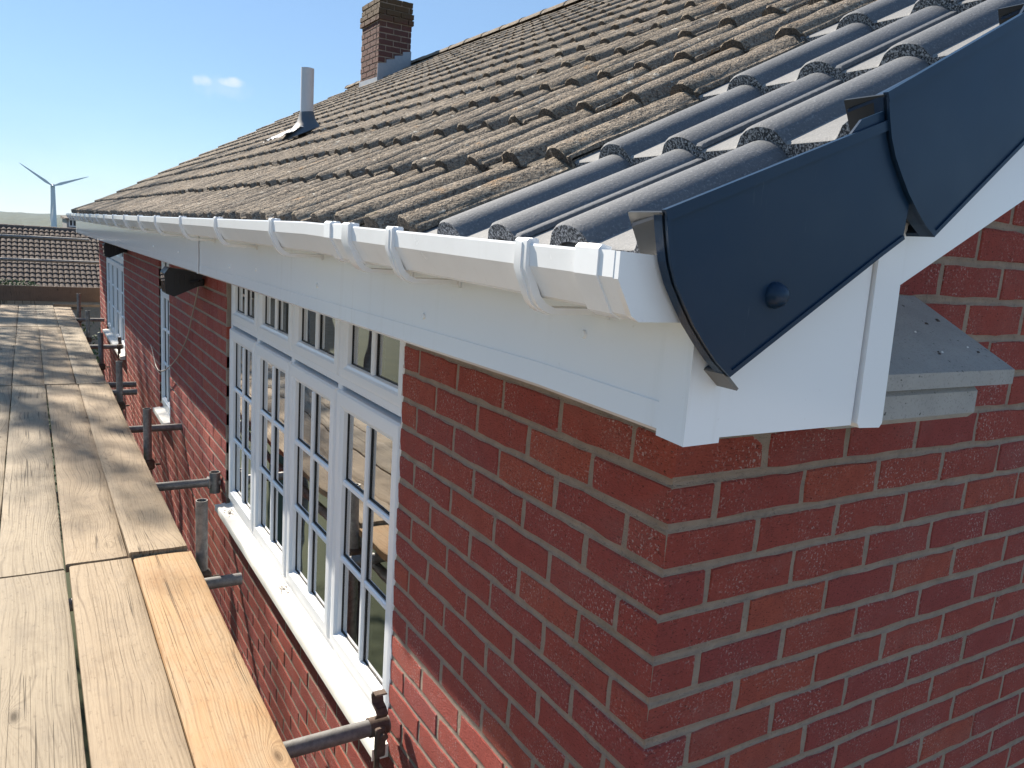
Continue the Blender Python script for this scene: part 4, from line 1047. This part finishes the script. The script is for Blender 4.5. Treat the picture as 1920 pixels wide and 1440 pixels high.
# planks
BW = .225
def plank(name, x1, y0, y1, matn, label, z=-1.0, dz0=0., dz1=0., seed=0, twistx=0., group='planks of the scaffold walkway'):
    rgp = random.Random(seed+99); L_ = y1-y0; n = max(4, int(L_/.28)); V = []; F = []
    cs_ = [(-BW/2, -.036), (-BW/2, -.004), (-BW/2+.005, 0.), (-BW/4, .0), (0, 0.), (BW/4, .0), (BW/2-.005, 0.), (BW/2, -.004), (BW/2, -.036)]; k = len(cs_)
    bow = rgp.uniform(-.004, .004); wz = rgp.uniform(-.0025, .0025); cup = rgp.uniform(-.0022, .0022)
    for i in range(n+1):
        t_ = i/n; yy = -L_/2 + L_*t_
        zz = dz0*(1-t_)**6 + dz1*t_**6 + wz*math.sin(t_*9+seed)
        for q, (cx_, cz_) in enumerate(cs_):
            e_ = rgp.uniform(-.0018, .0008) if q in (1, 2, 6, 7) else 0
            V.append((cx_ + bow*math.sin(math.pi*t_) + (e_ if cx_ > 0 else -e_), yy + (rgp.uniform(-.0015, .0015) if i in (0, n) else 0), cz_ + zz + cup*(cx_/(BW/2))**2 + twistx*cx_*(t_-.5) + (e_ if q in (2, 6) else 0)))
    for i in range(n): F += [(i*k+q, i*k+q+1, (i+1)*k+q+1, (i+1)*k+q) for q in range(k-1)] + [(i*k+k-1, i*k, (i+1)*k, (i+1)*k+k-1)]
    F += [tuple(range(k))[::-1], tuple(range(n*k, (n+1)*k))]
    m = MB(); m.add(V, F); me = m.mesh(name, M[matn], 50)
    o = link(bpy.data.objects.new(name, me)); o.location = (x1-BW/2, (y0+y1)/2, z); tag(o, label, 'plank', group); return o
cols = [(-.343, 'innermost row'), (-.573, 'second row from the wall'), (-.812, 'third row from the wall'), (-1.041, 'fourth row from the wall'), (-1.272, 'fifth row from the wall'), (-1.505, 'outermost row')]
ends = [2.478, 2.474, 2.434, 2.44, 2.45, 2.45]
nm = [['wood_orange', 'wood_tan', 'wood_grey', 'wood_tan', 'wood_grey', 'wood_tan'], ['wood_tan', 'wood_tan', 'wood_grey', 'wood_grey', 'wood_tan', 'wood_grey'], ['wood_grey', 'wood_tan', 'wood_tan', 'wood_grey', 'wood_grey', 'wood_tan'], ['wood_tan', 'wood_grey', 'wood_grey', 'wood_tan', 'wood_tan', 'wood_grey']]
adj = {'wood_orange': 'fresh orange-tan', 'wood_tan': 'weathered tan', 'wood_grey': 'weathered grey'}
for i, (x, wh) in enumerate(cols):
    off = [0, .006, -.012, .02, -.015, .01][i]
    # runs along the walkway: the end nearest the gable first
    runs = [(-1.45+off, ends[i]), (ends[i]+.012, 6.38+off), (6.39+off, 10.28-off), (10.29-off, 12.75 if i == 0 else 13.05+off)]
    for r, (a, b_) in enumerate(runs):
        at_ = ['at the gable end', 'second along from the gable', 'third along from the gable', 'at the guard rail end'][r]
        plank('scaffold_plank', x - (.012*r if i < 2 else .004*r), a, b_, nm[r][i], '%s scaffold plank, %s, %s' % (adj[nm[r][i]], wh, at_), -1.0, .016 if (r == 1 and i == 0) else .004 if r else 0., 0, i*10+r, .02 if (r == 1 and i == 0) else 0)
# toe board on edge and a loose plank across the end
m = MB(); m.box((-1.9, 13.235, -.965), (.10, 13.272, -.735), 0, .004); o = m.build('toe_board', M['wood_brown']); tag(o, 'brown toe board standing on edge across the far end of the walkway', 'plank')
m = MB(); m.box((-.60, 13.02, -1.022), (.03, 13.22, -.985), 0, .004); o = m.build('scaffold_plank', M['wood_tan']); tag(o, 'short pale plank laid crosswise between the walkway end and the house', 'plank')

# ================================================================== NEIGHBOUR
nh = empty('neighbour_house', (0, 29, GZ)); tag(nh, 'low neighbouring house with a brown ribbed tile roof beyond the toe board', 'house')
NOFF = Matrix.Translation((0, -29, -GZ))
def npart(mb, name, m, smooth=None):
    o = mb.build(name, m, nh, smooth); o.matrix_parent_inverse = NOFF; return o
ey, ez, ry, rz_ = 28.8, -2.16, 33.0, -.20
m = MB(); m.box((-9, ey+.3, GZ), (6.5, 37, ez)); npart(m, 'wall', M['mortar'])
m = MB(); m.add([(-9.2, ey, ez-.05), (6.7, ey, ez-.05), (6.7, ry, rz_-.05), (-9.2, ry, rz_-.05), (6.7, 37.2, ez), (-9.2, 37.2, ez)], [(0, 1, 2, 3), (3, 2, 4, 5)]); nroof = npart(m, 'roof', M['old_end'])
sl = Vector((0, ry-ey, rz_-ez)); Ls = sl.length; sl.normalize(); nn_ = Vector((0, -sl.z, sl.y)); nrow = 15; gN = Ls/nrow
m = MB(); rn = random.Random(8)
for r in range(nrow):
    x = -6.0
    while x < 3.2:
        w_ = .165; o_ = Vector((x, ey, ez)) + sl*(r*gN + rn.uniform(-.01, .01)); pid = rn.random()*.99
        pr_ = [(0., .0), (.028, .028), (.07, .042), (.112, .030), (.145, .004)]
        V = []
        for uu, hh in ((0, .045), (gN+.03, .006)):
            for (a_, h_) in pr_: V.append(o_ + Vector((a_, 0, 0)) + sl*uu + nn_*(h_+hh))
        for (a_, h_) in pr_: V.append(o_ + Vector((a_, 0, 0)) + nn_*(h_-.02))
        m.add(V, [(i, i+1, 5+i+1, 5+i) for i in range(4)] + [(10+i, 10+i+1, i+1, i) for i in range(4)], 0, pid); x += w_
o = m.build('tiling', M['ntile'], nroof, 60); o.matrix_parent_inverse = Matrix.Identity(4); tag(o, kind='stuff')
m = MB(); V = []
for i in range(20):
    m.tube((-6+.5*i, ry, rz_+.0), (-6+.5*i+.49, ry, rz_+.0), .10, .11, 10)
o = m.build('ridge', M['ntile'], nroof, 40)

dh = empty('distant_house', (3.5, 60, GZ)); tag(dh, 'grey rendered house with white windows, far beyond the gutter end', 'house')
def dpart(mb, name, m):
    o = mb.build(name, m, dh); o.matrix_parent_inverse = Matrix.Translation((-3.5, -60, -GZ)); return o
m = MB(); m.box((1.30, 60, -8), (9, 68, .10)); dpart(m, 'wall', M['render'])
m = MB(); m.prism([(59.7, .10), (59.7, .16), (68.4, .30), (68.4, .10)], 1.2, 9.3, 'x'); dpart(m, 'roof', M['old_end'])
m = MB(); m.prism([(1.0, -.45), (3.6, -1.5), (9, -3.6), (9, -4.0), (3.6, -1.8), (1.0, -.72)], 57.5, 59.9); dpart(m, 'lean_to_roof', M['wood_brown'])
for (xa, xb, za, zb_) in ((1.42, 1.85, -.38, .10), (2.25, 2.75, -.28, -.02)):
    m = MB(); m.box((xa, 59.93, za), (xb, 59.99, zb_)); f = dpart(m, 'window', M['upvc'])
    for q in (0, 1):
        g = MB(); w_ = (xb-xa)/2; g.box((xa+.06+q*w_*.95, 59.915, za+.07), (xa+w_*.9+q*w_*.95, 59.925, zb_-.07)); o = g.build('pane', M['black'], f)
# ================================================================== PLANTS
def leaves(mb, c, r, n, size, rgx, flat=1.):
    for _ in range(n):
        while True:
            q = Vector((rgx.uniform(-1, 1), rgx.uniform(-1, 1), rgx.uniform(-1, 1)))
            if q.length < 1: break
        p = Vector(c) + Vector((q.x*r[0], q.y*r[1], q.z*r[2])); a = Vector((rgx.gauss(0, 1), rgx.gauss(0, 1), rgx.gauss(0, 1))).normalized(); b = a.orthogonal().normalized(); s = size*rgx.uniform(.6, 1.4)
        mb.add([p-a*s, p+b*s*.5, p+a*s, p-b*s*.5], [(0, 1, 2, 3)])
rt = random.Random(21)
def tree(loc, h, crown_r, nbr, nleaf, lsize, label, name='garden_tree'):
    e = empty(name, loc); tag(e, label, 'tree', 'trees standing in the neighbouring gardens')
    t_ = MB(); cr = MB(); base = Vector((0, 0, 0)); top = Vector((rt.uniform(-.4, .4), rt.uniform(-.4, .4), h*.75))
    t_.path([base, top*.33+Vector((.08, 0, 0)), top*.66, top], [.20, .16, .12, .06], 10)
    for i in range(nbr):
        f = rt.uniform(.66, .98); s = top*f; ang = i*2.4 + rt.uniform(-.4, .4); el = rt.uniform(.15, 1.0); ln = crown_r*rt.uniform(.6, 1.1)
        d = Vector((math.cos(ang)*math.cos(el), math.sin(ang)*math.cos(el), math.sin(el)))
        p1 = s + d*ln*.5 + Vector((0, 0, rt.uniform(-.1, .2))); p2 = s + d*ln + Vector((0, 0, ln*.18))
        t_.path([s, p1, p2], [.055, .035, .014], 6)
        for _ in range(9):
            q0 = s + (p2-s)*rt.uniform(.3, 1.); dd = (d + Vector((rt.gauss(0, .7), rt.gauss(0, .7), rt.gauss(0, .5)))).normalized(); q1 = q0 + dd*ln*rt.uniform(.2, .45)
            t_.path([q0, (q0+q1)/2+Vector((0, 0, .03)), q1], [.018, .012, .006], 4)
            leaves(cr, (q0+q1*2)/3, (.30, .30, .24), nleaf, lsize, rt)
    t_.build('trunk', M['bark'], e, 60); cr.build('crown', M['leaf'], e)
    return e
tree((-4.5, 18.0, GZ), 20.2, 3.0, 40, 13, .06, 'tall leafy tree with an open crown, its branches shading the walkway planks')
tree((-5.5, 22.2, GZ), 20.8, 3.2, 38, 15, .065, 'tall leafy tree standing behind the open-crowned tree')
def shrub(loc, r, n, size, label):
    e = empty('garden_shrub', loc); tag(e, label, 'shrub', 'shrubs by the far gable')
    c = MB(); leaves(c, (0, 0, r[2]), r, n, size, rt); c.build('foliage', M['hedge'], e)
    s = MB()
    for k in range(6): s.path([(0, 0, 0), (rt.uniform(-.3, .3)*r[0], rt.uniform(-.3, .3)*r[1], r[2]*.9), (rt.uniform(-.8, .8)*r[0], rt.uniform(-.8, .8)*r[1], r[2]*1.7)], [.04, .03, .01], 5)
    s.build('stems', M['bark'], e)
shrub((.2, 16.2, GZ), (1.5, 1.3, 1.75), 2600, .055, 'dark green shrub below the walkway end beside the far gable')
shrub((-1.9, 17.2, GZ), (1.6, 1.3, 1.45), 2200, .055, 'low dark green shrub farther out from the far gable')
c = MB(); leaves(c, (-1.35, 27.2, -1.86), (.75, .3, .24), 700, .035, rt); s = MB()
for k in range(14):
    x = rt.uniform(-2, -.7); s.path([(x, 27.25, -5.1), (x+rt.uniform(-.1, .1), 27.2, -3.2), (x+rt.uniform(-.2, .2), 27.2, -1.75)], [.02, .014, .005], 5)
e = empty('climbing_plant', (-1.35, 27.2, GZ)); tag(e, 'pale leafy plant reaching up over the neighbouring eaves', 'plant')
for mbx, nm_, mt in ((c, 'foliage', 'leaf'), (s, 'stems', 'bark')):
    o = mbx.build(nm_, M[mt], e); o.matrix_parent_inverse = Matrix.Translation((1.35, -27.2, -GZ))

# ================================================================== HAZE
m = MB(); m.box((-3300, -3300, -32), (3300, 3300, 64)); hz = m.build('haze', None) if False else None
hm = bpy.data.materials.new('haze_air'); hm.use_nodes = True; nt = hm.node_tree
for n in list(nt.nodes): nt.nodes.remove(n)
ho = nt.nodes.new('ShaderNodeOutputMaterial'); hv = nt.nodes.new('ShaderNodeVolumePrincipled'); hv.inputs['Density'].default_value = .00005; hv.inputs['Color'].default_value = (.42, .70, 1., 1); hv.inputs['Anisotropy'].default_value = .25
nt.links.new(hv.outputs[0], ho.inputs['Volume'])
hz = m.build('haze', hm); tag(hz, kind='stuff')
